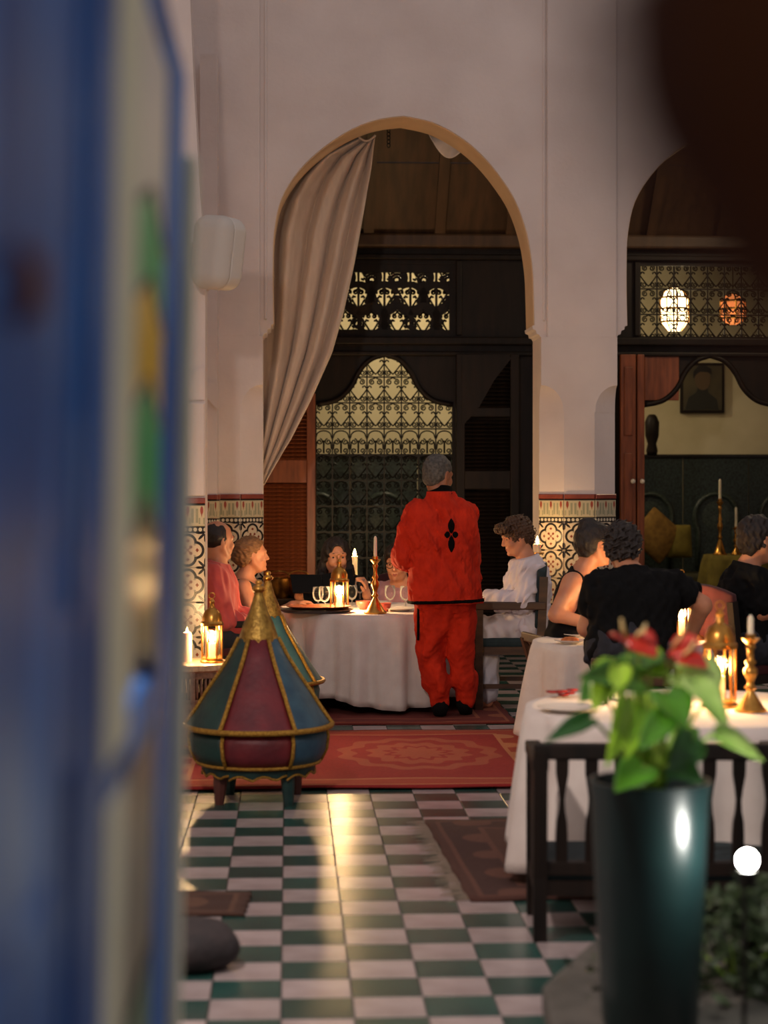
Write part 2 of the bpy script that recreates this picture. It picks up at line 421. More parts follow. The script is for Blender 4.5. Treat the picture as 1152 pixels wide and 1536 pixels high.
# slim pilaster between near pier and arcade
xp0, xp1 = PW(300, 700, 13.45).x, PW(326, 700, 13.45).x
pil = MB().box(xp0, xp1, 13.45, WY + .05, 0, wz(100)).build('pilaster', M['plaster'], wall_left)
dado((xp0, 13.45), (xp1, 13.45), pil); dado((xp1, 13.45), (xp1, 13.45 + TS), pil)
MB().prism([(xp0, wz(590)), (xp1 + .0, wz(618)), (xp1 + .004, wz(618)), (xp1 + .004, wz(578)), (xp0, wz(578))], 13.43, 13.6).build('chamfer_stop', M['plaster'], pil)
wall_right = tag(MB().box(8.0, 8.3, 4.6, 24, 0, 7.5).build('wall_right', M['plaster']), kind='structure')
# the gallery on the camera's side: back wall, doorway side, and an unseen ceiling slab added to dim the foreground
tag(MB().box(-4, 9, -3.2, -3, 0, 4.5).build('wall_near', M['plaster']), kind='structure')
tag(MB().box(-4, 9, -3.2, -1.2, 3.6, 3.8).build('ceiling', M['darkwood']), kind='structure')
tag(MB().box(-4, -3.8, -3.2, 4.6, 0, 3.8).build('wall_near_side', M['plaster']), kind='structure')

# ------------------------------------------------------------------ gallery behind the arches: wooden screen, cove, ceiling
SY = 16.3
def sx(px): return PW(px, 700, SY).x
def sz(py): return PW(600, py, SY).z
SBAY = sx(1065) - sx(577)
og = [(475, 607), (500, 602), (516, 592), (528, 578), (536, 562), (545, 549), (558, 538), (577, 532)]
ogee = smooth_poly([(sx(a), sz(b)) for a, b in og], 3)
cxb = sx(577)
ogee = ogee + [(2 * cxb - x, z) for x, z in ogee[-2::-1]]
ox0, ox1 = ogee[0][0], ogee[-1][0]
tz0, tz1 = sz(503), sz(396)
tx0, tx1 = cxb - (sx(683) - cxb), sx(683)
wall_inner = empty('wall_inner'); tag(wall_inner, kind='structure')
ZS = 3.66
def shift(p, d): return [(x + d, z) for x, z in p]
def screen_bay(d):
    # lower panel with ogee opening
    l, r = cxb - SBAY / 2 + d, cxb + SBAY / 2 + d
    MB().prism([(l, 0), (ox0 + d, 0)] + shift(ogee, d) + [(ox1 + d, 0), (r, 0), (r, tz0), (l, tz0)], SY, SY + .06).build('screen_panel', M['darkwood'], wall_inner)
    MB().box(l, tx0 + d, SY, SY + .06, tz0, tz1).build('screen_panel', M['darkwood'], wall_inner)
    MB().box(tx1 + d, r, SY, SY + .06, tz0, tz1).build('screen_panel', M['darkwood'], wall_inner)
    MB().box(l, r, SY, SY + .06, tz1, ZS).build('screen_panel', M['darkwood'], wall_inner)
    # mouldings
    for z, h, p in ((tz1 + .06, .05, .05), (tz0 - .05, .07, .07), (tz0 - .16, .04, .04), (ZS - .05, .08, .09)):
        bevel(MB().box(l, r, SY - p, SY, z - h / 2, z + h / 2).build('moulding', M['darkwood'], wall_inner), .012)
    for x in (tx0 + d - .03, tx1 + d + .03):
        bevel(MB().box(x - .025, x + .025, SY - .03, SY, tz0, tz1 + .03).build('moulding', M['darkwood'], wall_inner), .008)
    # raised edge following the ogee
    m = MB(); m.tube([(x, SY - .012, z) for x, z in shift(ogee, d)], .026, 6); m.build('ogee_moulding', M['darkwood'], wall_inner, smooth=True)
    for x in (l, r):
        bevel(MB().box(x - .09, x + .09, SY - .09, SY + .02, 0, ZS).build('screen_post', M['darkwood'], wall_inner), .02)
for k in (-1, 0, 1): screen_bay(k * SBAY)
# sloped panelled cove and ceiling over the gallery
ceil2 = tag(MB().box(-2.6, 8.2, WY + WT - .02, 15.2, 4.75, 4.9).build('ceiling_gallery', M['darkwood']), kind='structure')
x = -2.4
while x < 8:
    for (ya, za, yb, zb) in ((SY - .02, ZS - .02, 15.75, 4.2), (15.74, 4.21, 15.18, 4.76)):
        m = MB(); m.bar((x + .3, ya, za), (x + .3, yb, zb), .56, .03); m.build('ceiling_panel', M['tanwood'], ceil2)
    m = MB(); m.bar((x, SY - .03, ZS - .04), (x, 15.17, 4.73), .09, .06); m.build('ceiling_rib', M['tanwood'], ceil2)
    x += .62
bevel(MB().box(-2.6, 8.2, SY - .12, SY, ZS - .12, ZS).build('cornice', M['tanwood'], ceil2), .02)
# roof over the salon behind
tag(MB().box(-2.6, 8.2, SY - .1, 20, 4.9, 5.1).build('ceiling_salon', M['darkwood']), kind='structure')
MB().box(-2.6, 8.2, SY, SY + .05, ZS, 4.95).build('screen_panel', M['darkwood'], wall_inner)

# ------------------------------------------------------------------ salon behind the screen: cream wall, dark tiled dado with horseshoe arches
RY = 19.5
def rx(px): return PW(px, 700, RY).x
def rz(py): return PW(600, py, RY).z
wall_rear = tag(MB().box(-2.6, 8.2, RY, RY + .2, 0, 5).build('wall_rear', M['cream']), kind='structure')
M['dado_dark'] = mat('dark_mosaic', (52, 66, 60), .35, (22, 28, 26), 45, bump=.2, bscale=60)
M['dado_rim'] = mat('mosaic_rim', (70, 82, 72), .35, (34, 40, 36), 50)
DZ = rz(687)
step = .70; xx = rx(1073) - 8 * step
while xx < 7.6:
    m = MB(); hw = step / 2 - .006
    m.box(xx - hw, xx + hw, RY - .03, RY, 0, DZ); m.build('mosaic_panel', M['dado_dark'], wall_rear)
    m = MB(); pts = []
    for k in range(17):
        a = math.radians(-35 + 250 * k / 16); pts.append((xx + .23 * math.cos(a), RY - .035, 1.12 + .25 * math.sin(a)))
    pts = [(xx + .2, RY - .035, .5)] + pts + [(xx - .2, RY - .035, .5)]
    m.tube(pts, .028, 6); m.build('horseshoe_rim', M['dado_rim'], wall_rear, smooth=True)
    m = MB(); m.lathe([(.001, 0), (.06, .004), (.12, .002), (.15, 0)], 16); o = m.build('rosette', M['dado_rim'], wall_rear, loc=(xx, RY - .03, 1.14), rot=(math.pi / 2, 0, 0))
    xx += step
bevel(MB().box(-2.6, 8.2, RY - .05, RY, DZ, DZ + .04).build('dado_rail', M['blackline'], wall_rear), .01)
# ------------------------------------------------------------------ wrought-iron grille in the middle opening
CW = 26.05 / FPX * PW(577, 700, SY).y; CH = 39.0 / FPX * SY
def spiral(cx, cz, r, a0, turns, n=13, s=1):
    return [(cx + r * (1 - .8 * t) * math.cos(a0 + s * turns * 2 * math.pi * t), 0, cz + r * (1 - .8 * t) * math.sin(a0 + s * turns * 2 * math.pi * t)) for t in [k / n for k in range(n + 1)]]
def scroll_mesh(kind, w=CW, h=CH, r=.0058):
    m = MB()
    for s in (-1, 1):
        if kind == 'heart':
            sp = spiral(s * .27 * w, .16 * h, .19 * w, math.pi / 2 - s * .6, 1.5, s=-s)
            m.tube([(s * .49 * w, 0, .52 * h), (s * .3 * w, 0, .34 * h), (0, 0, .1 * h)], r, 4)
            m.tube(sp, r, 4)
            m.tube([(0, 0, .98 * h)] + spiral(s * .21 * w, .81 * h, .18 * w, math.pi / 2 + s * .3, 1.5, s=-s), r, 4)
            m.tube([(s * .49 * w, 0, .56 * h), (s * .36 * w, 0, .66 * h), (s * .27 * w, 0, .63 * h), (s * .25 * w, 0, .58 * h)], r * 1.2, 4)
        else:
            m.tube([(s * .48 * w, 0, .62 * h)] + [(s * .42 * w * math.cos(a), 0, (.72 + .2 * math.sin(a)) * h) for a in [k / 5 * math.pi / 2 for k in range(6)]], r, 4)
            m.tube(spiral(s * .25 * w, .5 * h, .19 * w, math.pi / 2 + s * .2, 1.4, s=s), r, 4)
            m.tube([(s * .4 * w, 0, .5 * h), (s * .44 * w, 0, .2 * h)], r, 4)
            m.tube(spiral(s * .25 * w, .14 * h, .17 * w, -math.pi / 2, 1.4, s=s), r, 4)
    if kind != 'heart': m.tube([(0, 0, .55 * h), (0, 0, .05 * h)], r * 1.4, 4)
    return m.mesh('scroll_' + kind, M['iron'])
SC = {'heart': scroll_mesh('heart'), 'arch': scroll_mesh('arch')}
GY = SY + .085
def grille(name, xc, z0bar, ncol, rows, kinds, skip=lambda i, z: False, halfw=None):
    g = tag(empty(name), kind='structure')
    zb = z0bar - CH * rows
    for i in range(-ncol, ncol + 1):
        x = xc + i * CW
        m = MB(); m.box(-.006, .006, -.006, .006, zb, z0bar); m.build('bar', M['iron'], g, loc=(x, GY, 0))
    for r in range(rows + 1):
        m = MB(); m.box(-ncol * CW, ncol * CW, -.007, .007, -.006, .006); m.build('cross_bar', M['iron'], g, loc=(xc, GY, z0bar - r * CH))
    for r in range(rows):
        for i in range(-ncol, ncol):
            z = z0bar - (r + 1) * CH
            if not skip(i, z): link('scroll', SC[kinds(r)], g, (xc + (i + .5) * CW, GY, z))
    return g
ztop = sz(526)
grille('window_1', cxb, ztop, 4, 9, lambda r: 'arch' if r == 3 else 'heart', lambda i, z: (z > sz(580) and not -3 < i + .5 < 3) or (z > sz(570) and not -2 < i + .5 < 2))

# carved transom in the middle bay
tr = tag(empty('window_2'), kind='structure')
def ring_mesh(r, t, a0, a1, n=18, flat=.018):
    m = MB(); pts = []
    vs = []; 
    for k in range(n + 1):
        a = a0 + (a1 - a0) * k / n
        w = t * (.55 + .45 * math.sin(math.pi * k / n))
        for rr in (r - w, r + w):
            for y in (-flat, flat): vs.append((rr * math.cos(a), y, rr * math.sin(a)))
    fs = []
    for k in range(n):
        b = k * 4; fs += [(b, b + 4, b + 5, b + 1), (b + 2, b + 3, b + 7, b + 6), (b, b + 2, b + 6, b + 4), (b + 1, b + 5, b + 7, b + 3)]
    fs += [(0, 1, 3, 2), (n * 4, n * 4 + 2, n * 4 + 3, n * 4 + 1)]
    m.add(vs, fs); return m.mesh('carved_scroll', M['darkwood'])
CR = [ring_mesh(.125, .036, math.radians(200), math.radians(520)), ring_mesh(.066, .03, math.radians(-20), math.radians(250)), ring_mesh(.045, .017, 0, math.radians(340))]
sprl = MB(); sprl.tube(spiral(0, 0, .06, 0, 1.9, 20), .013, 5); SPM = sprl.mesh('carved_spiral', M['darkwood'])
TRY = SY + .04; hh = tz1 - tz0
def tpx(px, py): return (sx(px), TRY, sz(py))
unit = (tx1 - tx0 - .1) / 5
for c in range(6):
    xc = tx0 + .05 + unit * c
    for r, (zz, k, rot) in enumerate(((.22, 0, 0), (.52, 0, math.pi), (.82, 1, math.pi / 2))):
        o = link('carved_scroll', CR[k], tr, (xc + (unit / 2 if r == 1 else 0), TRY + .004 * r, tz0 + hh * zz)); o.rotation_euler = (0, rot + (c % 2) * .5, 0)
        if c % 2: o.scale = (-1, 1, 1)
    for zz in (.17, .47, .78):
        o = link('carved_spiral', SPM, tr, (xc + unit / 2 * (zz < .4), TRY, tz0 + hh * zz)); o.scale = ((-1) ** c, 1, 1)
    m = MB(); m.bar((0, 0, 0), (0, 0, hh), .02, .03); m.build('carved_stem', M['darkwood'], tr, loc=(xc + unit / 2, TRY, tz0))
FH = scroll_mesh('heart', unit / 2, hh * .34, .008); FH.materials[0] = M['darkwood']
for c in range(11):
    for r in range(3):
        o = link('carved_heart', FH, tr, (tx0 + .05 + unit / 2 * (c + .0), TRY + .012, tz0 + hh * (.0 + .335 * r)))
        if (c + r) % 2: o.scale = (1, 1, -1); o.location.z += hh * .335
m = MB(); m.box(tx0 - .02, tx1 + .02, SY + .01, SY + .07, tz1 - .07, tz1 + .02); m.build('frame_rail', M['darkwood'], tr)
m = MB(); m.box(tx0 - .02, tx1 + .02, SY + .01, SY + .07, tz0 - .02, tz0 + .05); m.build('frame_rail', M['darkwood'], tr)
for x in (tx0, tx1): m = MB(); m.box(x - .05, x + .05, SY + .012, SY + .068, tz0 + .05, tz1 - .07); m.build('frame_stile', M['darkwood'], tr)
# iron transom in the right bay
nc = 4
grille('window_3', cxb + SBAY, tz1 + .03, nc, 3, lambda r: 'heart')

# ------------------------------------------------------------------ louvred shutters
SLAT = {}
def shutter(name, x0, x1, y, z0, z1, wood, rails, label_part=None):
    d = tag(empty(name), kind='structure'); st = .075
    for a, b in ((x0, x0 + st), (x1 - st, x1)):
        bevel(MB().box(a, b, y - .03, y + .03, z0, z1).build('stile', wood, d), .006)
    for zc, h in rails:
        bevel(MB().box(x0 + st, x1 - st, y - .026, y + .026, zc - h / 2, zc + h / 2).build('rail', wood, d), .006)
    w = x1 - x0 - 2 * st
    me = MB(); me.bar((-w / 2, 0, 0), (w / 2, 0, 0), .046, .008); me = me.mesh('slat', wood)
    rs = sorted(rails)
    for (za, ha), (zb, hb) in zip(rs[:-1], rs[1:]):
        z = za + ha / 2 + .02
        while z < zb - hb / 2 - .01:
            o = link('slat', me, d, ((x0 + x1) / 2, y, z)); o.rotation_euler = (math.radians(40), 0, 0); z += .034
    return d
Yd = SY - .14
dL0, dL1 = PW(392, 700, Yd).x - .06, PW(473, 700, Yd).x
def dz(py): return PW(450, py, Yd).z
shutter('door_1', dL0, dL1, Yd, .04, dz(590), M['redwood'], [(dz(707), .2), (.12, .2), (dz(597), .1)])
dR0, dR1 = PW(684, 700, Yd).x, PW(778, 700, Yd).x
d2 = shutter('door_2', dR0, dR1, Yd, .04, dz(530), M['darkwood'], [(dz(720), .16), (.12, .2), (dz(618), .08), (dz(535), .06)])
m = MB(); m.prism([(dR0 + .05, dz(640)), (dR0 + .2, dz(610)), (dR0 + .33, dz(570)), (dR1 - .06, dz(535)), (dR0 + .05, dz(532))], Yd - .035, Yd + .02)
m.build('curved_panel', M['darkwood'], d2)
# right bay folded shutters with porcelain knobs
for k, (pa_, pb_) in enumerate(((930, 953), (955, 966))):
    dd = tag(empty('door_%d' % (3 + k)), kind='structure')
    a, b = PW(pa_, 700, Yd).x, PW(pb_, 700, Yd).x
    bevel(MB().box(a, b, Yd - .03, Yd + .03, .02, dz(530)).build('leaf', M['redwood'], dd), .008)
    if b - a > .1:
        for za, zb in ((.2, 1.0), (1.15, 1.75), (1.9, 2.5)):
            bevel(MB().box(a + .03, b - .03, Yd - .042, Yd - .02, za, zb).build('raised_panel', M['redwood'], dd), .008)
    m = MB(); m.lathe([(.001, 0), (.018, .006), (.022, .02), (.012, .035), (.008, .045)], 12)
    m.build('knob', M['white_ceramic'], dd, smooth=True, loc=PW(950 if k == 0 else 964, 722, Yd - .075), rot=(-math.pi / 2, 0, 0))
# orange-brown wood spandrel behind the right ogee
bevel(MB().box(sx(966), sx(1018), SY - .02, SY - .001, sz(600), sz(533)).build('spandrel_panel', M['redwood'], wall_inner), .006)
m = MB(); m.lathe([(.05, 0), (.06, .05), (.045, .12), (.07, .2), (.075, .34), (.05, .4), (.03, .42)], 14)
# carved corner post seen through the right bay
cp = m.build('carved_post', M['darkwood'], wall_inner, smooth=True, loc=(PW(978, 700, 18.9).x, 18.9, DZ + .02))

# ------------------------------------------------------------------ curtains of the middle arch
def curtain():
    CY = WY + WT + .1
    rows = []
    rightE = [(203, 563), (250, 558), (300, 549), (400, 530), (470, 514), (530, 497), (600, 466), (660, 436), (700, 412), (728, 396)]
    leftE = [(203, 536), (230, 478), (262, 444), (300, 420), (350, 403), (420, 397), (500, 394), (600, 388), (680, 382), (728, 380)]
    def it(tab, y):
        for (y0, x0), (y1, x1) in zip(tab[:-1], tab[1:]):
            if y <= y1: return x0 + (x1 - x0) * (y - y0) / (y1 - y0)
        return tab[-1][1]
    ys = [203 + (728 - 203) * k / 60 for k in range(61)]
    for y in ys:
        row = []
        l, r = it(leftE, y), it(rightE, y)
        for j in range(91):
            u = j / 90
            # folds run down to the tie point; the outer hem is the last fold
            ph = 2 * math.pi * (3.7 * u ** 1.1 + .16 * math.sin(5 * u + y * .006))
            amp = .075 * min(1, (r - l) / 60)
            yy = CY + amp * math.sin(ph) + .016 * math.sin(2.3 * ph + 1) * min(1, (r - l) / 80)
            sag = 0
            if y < 300: sag = 14 * math.sin(math.pi * u) * (1 - (y - 203) / 97)
            row.append(PW(l + (r - l) * u + 2.0 * math.sin(ph + 1.2) * min(1, (r - l) / 80), y + sag * .6, yy))
        rows.append(row)
    m = MB(); m.grid(rows)
    o = m.build('curtain', M['curtain'], smooth=True); solid(o, .006)
    tag(o, 'long beige curtain swept aside to the left of the tall arch', 'curtain')
    m = MB(); m.tube([PW(563 - 8 * math.sin(t * 9), 203 + 2 * t * 0, CY) if False else PW(536 + 27 * t, 203 + 14 * math.sin(math.pi * t) * .62, CY - .06) for t in [k / 8 for k in range(9)]], .009, 6)
    h = m.build('top_hem', M['curtain'], smooth=True); h.parent = o
curtain()
rows = []
for a in range(13):
    t = a / 12; row = []
    for b in range(17):
        u = b / 16
        px = 636 + 62 * u; top = 190 + 34 * u
        d = 30 * math.sin(math.pi * min(1, u * 1.05 + .02)) * t
        row.append(PW(px + 3 * t, top + d, WY + WT + .1 + .03 * math.sin(9 * u + 3 * t)))
    rows.append(row)
m = MB(); m.grid(rows); o = m.build('curtain', M['cloth'], smooth=True); solid(o, .006)
tag(o, 'small scallop of white curtain bunched under the arch, right of its top', 'curtain')

# ------------------------------------------------------------------ candle, lantern, candlestick builders
def flame_at(parent, loc, power, h=.035, r=.008, color=(1.0, .62, .28)):
    m = MB(); m.lathe([(.0005, 0), (r * .8, h * .15), (r, h * .32), (r * .7, h * .6), (r * .3, h * .85), (.0004, h)], 10)
    f = m.build('flame', M['flame'], parent, smooth=True, loc=loc)
    l = lamp('flame_light', 'POINT', (0, 0, h * .5), power, color, max(r * 1.25, h * .5)); l.parent = f
    return f
def lantern(loc, label, h=.33, r=.06, power=5, rz=0, lit=True, group=None):
    e = empty('lantern', loc, rz); tag(e, label, 'lantern', group)
    g = h * .55
    m = MB(); m.lathe([(r * 1.15, 0), (r * 1.2, .008), (r * 1.0, .018), (r * 1.05, .026), (.001, .026)], 12); m.build('base', M['brass'], e, auto=A30)
    for k in range(6):
        a = 2 * math.pi * k / 6; m = MB(); m.tube([(r * math.cos(a), r * math.sin(a), .02), (r * math.cos(a), r * math.sin(a), g + .03)], .0045, 5); m.build('post', M['brass'], e)
    m = MB(); m.lathe([(r * .93, .026), (r * .93, g + .02)], 18); 
    go = link('glass_panel', MB.mesh(strip_caps(m), 'glass_panel', M['lglass'], True), e)
    m = MB(); m.lathe([(r * 1.12, g + .02), (r * 1.14, g + .034), (r * .98, g + .045)], 12); m.build('rim', M['brass'], e, auto=A30)
    m = MB(); m.lathe([(r * .98, g + .04), (r * .95, g + .07), (r * .72, g + .1), (r * .3, g + .118), (r * .22, g + .14), (r * .3, g + .15), (r * .14, g + .165), (.001, g + .168)], 14); m.build('dome', M['brass'], e, auto=A30)
    m = MB(); m.tube([(.016 * math.cos(t), 0, g + .183 + .016 * math.sin(t)) for t in [k / 12 * 2 * math.pi for k in range(13)]], .003, 5); m.build('ring', M['brass'], e, smooth=True)
    m = MB(); m.lathe([(.019, .026), (.019, g * .58), (.012, g * .6), (.001, g * .59)], 14); cd_ = m.build('candle', M['wax'], e, auto=A30)
    if lit: flame_at(cd_, (0, 0, g * .58), power, .07, .016)
    return e
def strip_caps(m):
    fs = [(f, i) for f, i in zip(m.f, m.m) if len(f) == 4]; m.f = [f for f, _ in fs]; m.m = [i for _, i in fs]; return m
def thin_glass():
    m = bpy.data.materials.new('thin_glass'); m.use_nodes = True; nt = m.node_tree; nt.nodes.clear()
    o = nt.nodes.new('ShaderNodeOutputMaterial'); mx = nt.nodes.new('ShaderNodeMixShader'); t = nt.nodes.new('ShaderNodeBsdfTransparent'); g = nt.nodes.new('ShaderNodeBsdfGlossy')
    f = nt.nodes.new('ShaderNodeFresnel'); f.inputs[0].default_value = 1.28; g.inputs['Roughness'].default_value = .08
    t.inputs[0].default_value = (.98, .985, .98, 1)
    nt.links.new(f.outputs[0], mx.inputs[0]); nt.links.new(t.outputs[0], mx.inputs[1]); nt.links.new(g.outputs[0], mx.inputs[2]); nt.links.new(mx.outputs[0], o.inputs[0]); return m
M['lglass'] = thin_glass()
def table_glass():
    m = thin_glass(); m.name = 'table_glass'; nt = m.node_tree; mx = [n for n in nt.nodes if n.type == 'MIX_SHADER'][0]; g = [n for n in nt.nodes if n.type == 'BSDF_GLOSSY'][0]
    d = nt.nodes.new('ShaderNodeBsdfTranslucent'); d.inputs[0].default_value = (.9, .88, .84, 1); m2 = nt.nodes.new('ShaderNodeMixShader'); m2.inputs[0].default_value = .55
    nt.links.new(g.outputs[0], m2.inputs[1]); nt.links.new(d.outputs[0], m2.inputs[2]); nt.links.new(m2.outputs[0], mx.inputs[2]); return m
M['gglass'] = table_glass()
def candlestick(loc, label, h=.37, r=.075, ch=.11, power=0, cr=.011, group=None, m_=None):
    e = empty('candlestick', loc); tag(e, label, 'candlestick', group); b = m_ or M['brass']
    m = MB(); m.lathe([(r, 0), (r, .008), (r * .8, .02), (r * .5, .06 * h / .37), (r * .2, .1 * h / .37), (r * .18, .11 * h / .37)], 20); m.build('foot', b, e, auto=A30)
    k = h / .37
    m = MB(); m.lathe([(.013, .1 * k), (.024, .115 * k), (.012, .13 * k), (.014, .15 * k), (.026, .18 * k), (.026, .2 * k), (.013, .22 * k), (.022, .235 * k), (.013, .25 * k), (.012, .29 * k), (.02, .31 * k), (.012, .325 * k)], 16); m.build('stem', b, e, smooth=True)
    m = MB(); m.lathe([(.012, .32 * k), (.034, .345 * k), (.036, .35 * k), (.018, .352 * k), (.018, .37 * k), (.001, .37 * k)], 18); m.build('drip_pan', b, e, auto=A30)
    m = MB(); m.lathe([(cr, .36 * k), (cr * .95, h + ch), (cr * .3, h + ch + .012), (.001, h + ch + .012)], 12); cd_ = m.build('candle', M['wax'], e, auto=A30)
    if power: flame_at(cd_, (0, 0, h + ch + .01), power)
    return e
def glass(loc, label, s=1, group='wine glasses on the round table'):
    e = empty('wine_glass', loc); tag(e, label, 'glass', group)
    m = MB(); m.lathe([(.033, 0), (.033, .003), (.006, .008), (.005, .05)], 14); m.build('foot', M['gglass'], e, smooth=True)
    m = MB(); m.lathe([(.005, .05), (.022, .058), (.034, .08), (.037, .105), (.033, .15), (.0315, .15), (.035, .105), (.032, .082), (.02, .061), (.001, .056)], 16); m.build('bowl', M['gglass'], e, smooth=True)
    e.scale = (s, s, s); return e
def plate(loc, label, r=.12, m_=None, group=None, name='plate'):
    m = MB(); m.lathe([(r * .5, 0), (r * .55, .006), (r, .018), (r, .021), (r * .6, .011), (.001, .009)], 26)
    o = m.build(name, m_ or M['white_ceramic'], auto=A30, loc=loc); tag(o, label, name, group); return o
def bowl(loc, label, r=.05, m_=None, group=None):
    m = MB(); m.lathe([(r * .5, 0), (r * .55, .008), (r * .9, .03), (r, .055), (r * .95, .055), (r * .8, .03), (r * .4, .012), (.001, .01)], 20)
    o = m.build('bowl', m_, smooth=True, loc=loc); tag(o, label, 'bowl', group); return o

def cloth_table(c, r, h, label_t, label_c, seed=0, drop=.58, folds=13, n=128, m_=None, amp=.06):
    t = empty('dining_table', (c[0], c[1], 0)); tag(t, label_t, 'table')
    m = MB(); m.lathe([(r - .02, h - .035), (r - .01, h - .03), (r - .01, h - .012), (.001, h - .012)], 40); m.build('tabletop', M['darkwood'], t, auto=A30)
    m = MB(); m.lathe([(.05, .05), (.045, h * .4), (.06, h * .7), (.09, h - .03)], 14); m.build('pedestal', M['darkwood'], t, smooth=True)
    for k in range(4):
        a = math.pi / 4 + k * math.pi / 2; m = MB(); m.tube([(0, 0, .14), (.2 * math.cos(a), .2 * math.sin(a), .05), (r * .55 * math.cos(a), r * .55 * math.sin(a), .02)], [.04, .03, .022], 6); m.build('foot', M['darkwood'], t, smooth=True)
    rg = random.Random(seed); ph = [rg.uniform(0, 6.28) for _ in range(5)]
    rows = []
    for f in (.02, .3, .6, .85, .96): rows.append([(c[0] + r * f * math.cos(a), c[1] + r * f * math.sin(a), h - .004) for a in [2 * math.pi * k / n for k in range(n + 1)]])
    for i in range(15):
        t_ = i / 14; row = []
        for k in range(n + 1):
            a = 2 * math.pi * k / n
            w = .55 * math.sin(folds * a + ph[0] + .8 * math.sin(2 * a + ph[4])) + .3 * math.sin((folds * 2 - 3) * a + ph[1]) + .25 * math.sin((folds - 5) * a + ph[2])
            hem = .035 * math.sin(4 * a + ph[3])
            w = w * (1.25 - .25 * w); rr = r + .004 + .012 * min(1, t_ * 8) + amp * w * t_ ** .65 + .05 * t_
            z = h - .004 - (drop + hem) * t_ - (.006 if i == 0 else 0) * 0
            if i == 0: rr = r + .004
            row.append((c[0] + rr * math.cos(a), c[1] + rr * math.sin(a), max(z, .012)))
        rows.append(row)
    m = MB(); m.grid(rows); o = m.build('tablecloth', m_ or M['cloth'], smooth=True); solid(o, .004)
    tag(o, label_c, 'tablecloth')
    return t

# ------------------------------------------------------------------ chairs
def chair(name, label, loc, rz, w=.5, d=.46, sh=.44, bh=.9, wood=None, seat=None, back='pad', arms=None, group=None, slats=5, lean=.06, leg=.045, cat='chair', low=.1, side=False):
    e = empty(name, loc, rz); tag(e, label, cat, group); wood = wood or M['chairwood']
    hw, hd = w / 2, d / 2
    for s in (-1, 1):
        m = MB(); m.bar((s * (hw - leg / 2), hd - leg / 2, 0), (s * (hw - leg / 2), hd - leg / 2, arms or sh), leg, leg, (0, 1, 0)); bevel(m.build('front_leg', wood, e), .005)
        m = MB(); m.bar((s * (hw - leg / 2), -hd + leg / 2, 0), (s * (hw - leg / 2), -hd + leg / 2, sh), leg, leg, (0, 1, 0)); m.bar((s * (hw - leg / 2), -hd + leg / 2, sh - .01), (s * (hw - leg / 2), -hd + leg / 2 - lean, bh), leg, leg, (0, 1, 0)); m.build('back_leg', wood, e)
        if arms:
            m = MB(); m.bar((s * (hw - leg / 2), hd, arms), (s * (hw - leg / 2), -hd - lean * .4, arms), leg * 1.2, leg * .95); bevel(m.build('armrest', wood, e), .006)
        m = MB(); m.bar((s * (hw - leg / 2), hd - leg, .16), (s * (hw - leg / 2), -hd + leg, .16), .022, .03); m.build('stretcher', wood, e)
    m = MB(); m.box(-hw + .006, hw - .006, -hd + .006, hd - .006, sh - .07, sh - .02); m.build('seat_frame', wood, e)
    m = MB(); m.box(-hw + .03, hw - .03, -hd + .03, hd + .005, sh - .03, sh + .035); bevel(m.build('seat_cushion', seat, e), .022, 3)
    if side:
        for s in (-1, 1): m = MB(); m.box(s * (hw - leg / 2) - .012, s * (hw - leg / 2) + .012, -hd + leg, hd - leg, sh - .04, arms - .02); bevel(m.build('side_panel', wood, e), .004)
    yb = lambda z: -hd + leg / 2 - lean * (z - sh) / (bh - sh)
    if back == 'pad':
        rows = []
        for i in range(9):
            z = sh + .1 + (bh - sh - .06) * i / 8; row = []
            for j in range(9):
                u = j / 8 * 2 - 1; row.append((u * (hw - leg * .4), yb(z) + .02 - .03 * (1 - u * u) * 1, z + (.05 * (1 - u * u) if i == 8 else 0)))
            rows.append(row)
        m = MB(); m.grid(rows); o = m.build('backrest', seat, e, smooth=True); solid(o, .055); bevel(o, .012)
    else:
        m = MB(); m.bar((-hw, yb(bh), bh), (hw, yb(bh), bh), .03, .055); bevel(m.build('top_rail', wood, e), .008)
        m = MB(); m.bar((-hw, yb(sh + low), sh + low), (hw, yb(sh + low), sh + low), .025, .05); bevel(m.build('lower_rail', wood, e), .006)
        z0, z1 = sh + low, bh - .02
        sp_ = (w - 2 * leg) / slats / 2; wv = [(t, a * sp_ / .085) for t, a in [(0, .034), (.3, .034), (.42, .03), (.52, .018), (.62, .014), (.72, .022), (.85, .036), (1, .038)]]
        for k in range(slats):
            x = -hw + leg + (w - 2 * leg) * (k + .5) / slats; pl = []; 
            L_ = [(x - a, z0 + (z1 - z0) * t) for t, a in wv]; R_ = [(x + a, z0 + (z1 - z0) * t) for t, a in wv][::-1]
            m = MB(); pts = L_ + R_; n = len(pts)
            vs = [(px, yb(z) - .01, z) for px, z in pts] + [(px, yb(z) + .01, z) for px, z in pts]
            m.add(vs, [tuple(range(n)), tuple(range(2 * n - 1, n - 1, -1))] + [((i + 1) % n, i, n + i, n + (i + 1) % n) for i in range(n)])
            m.build('slat', wood, e)
    return e
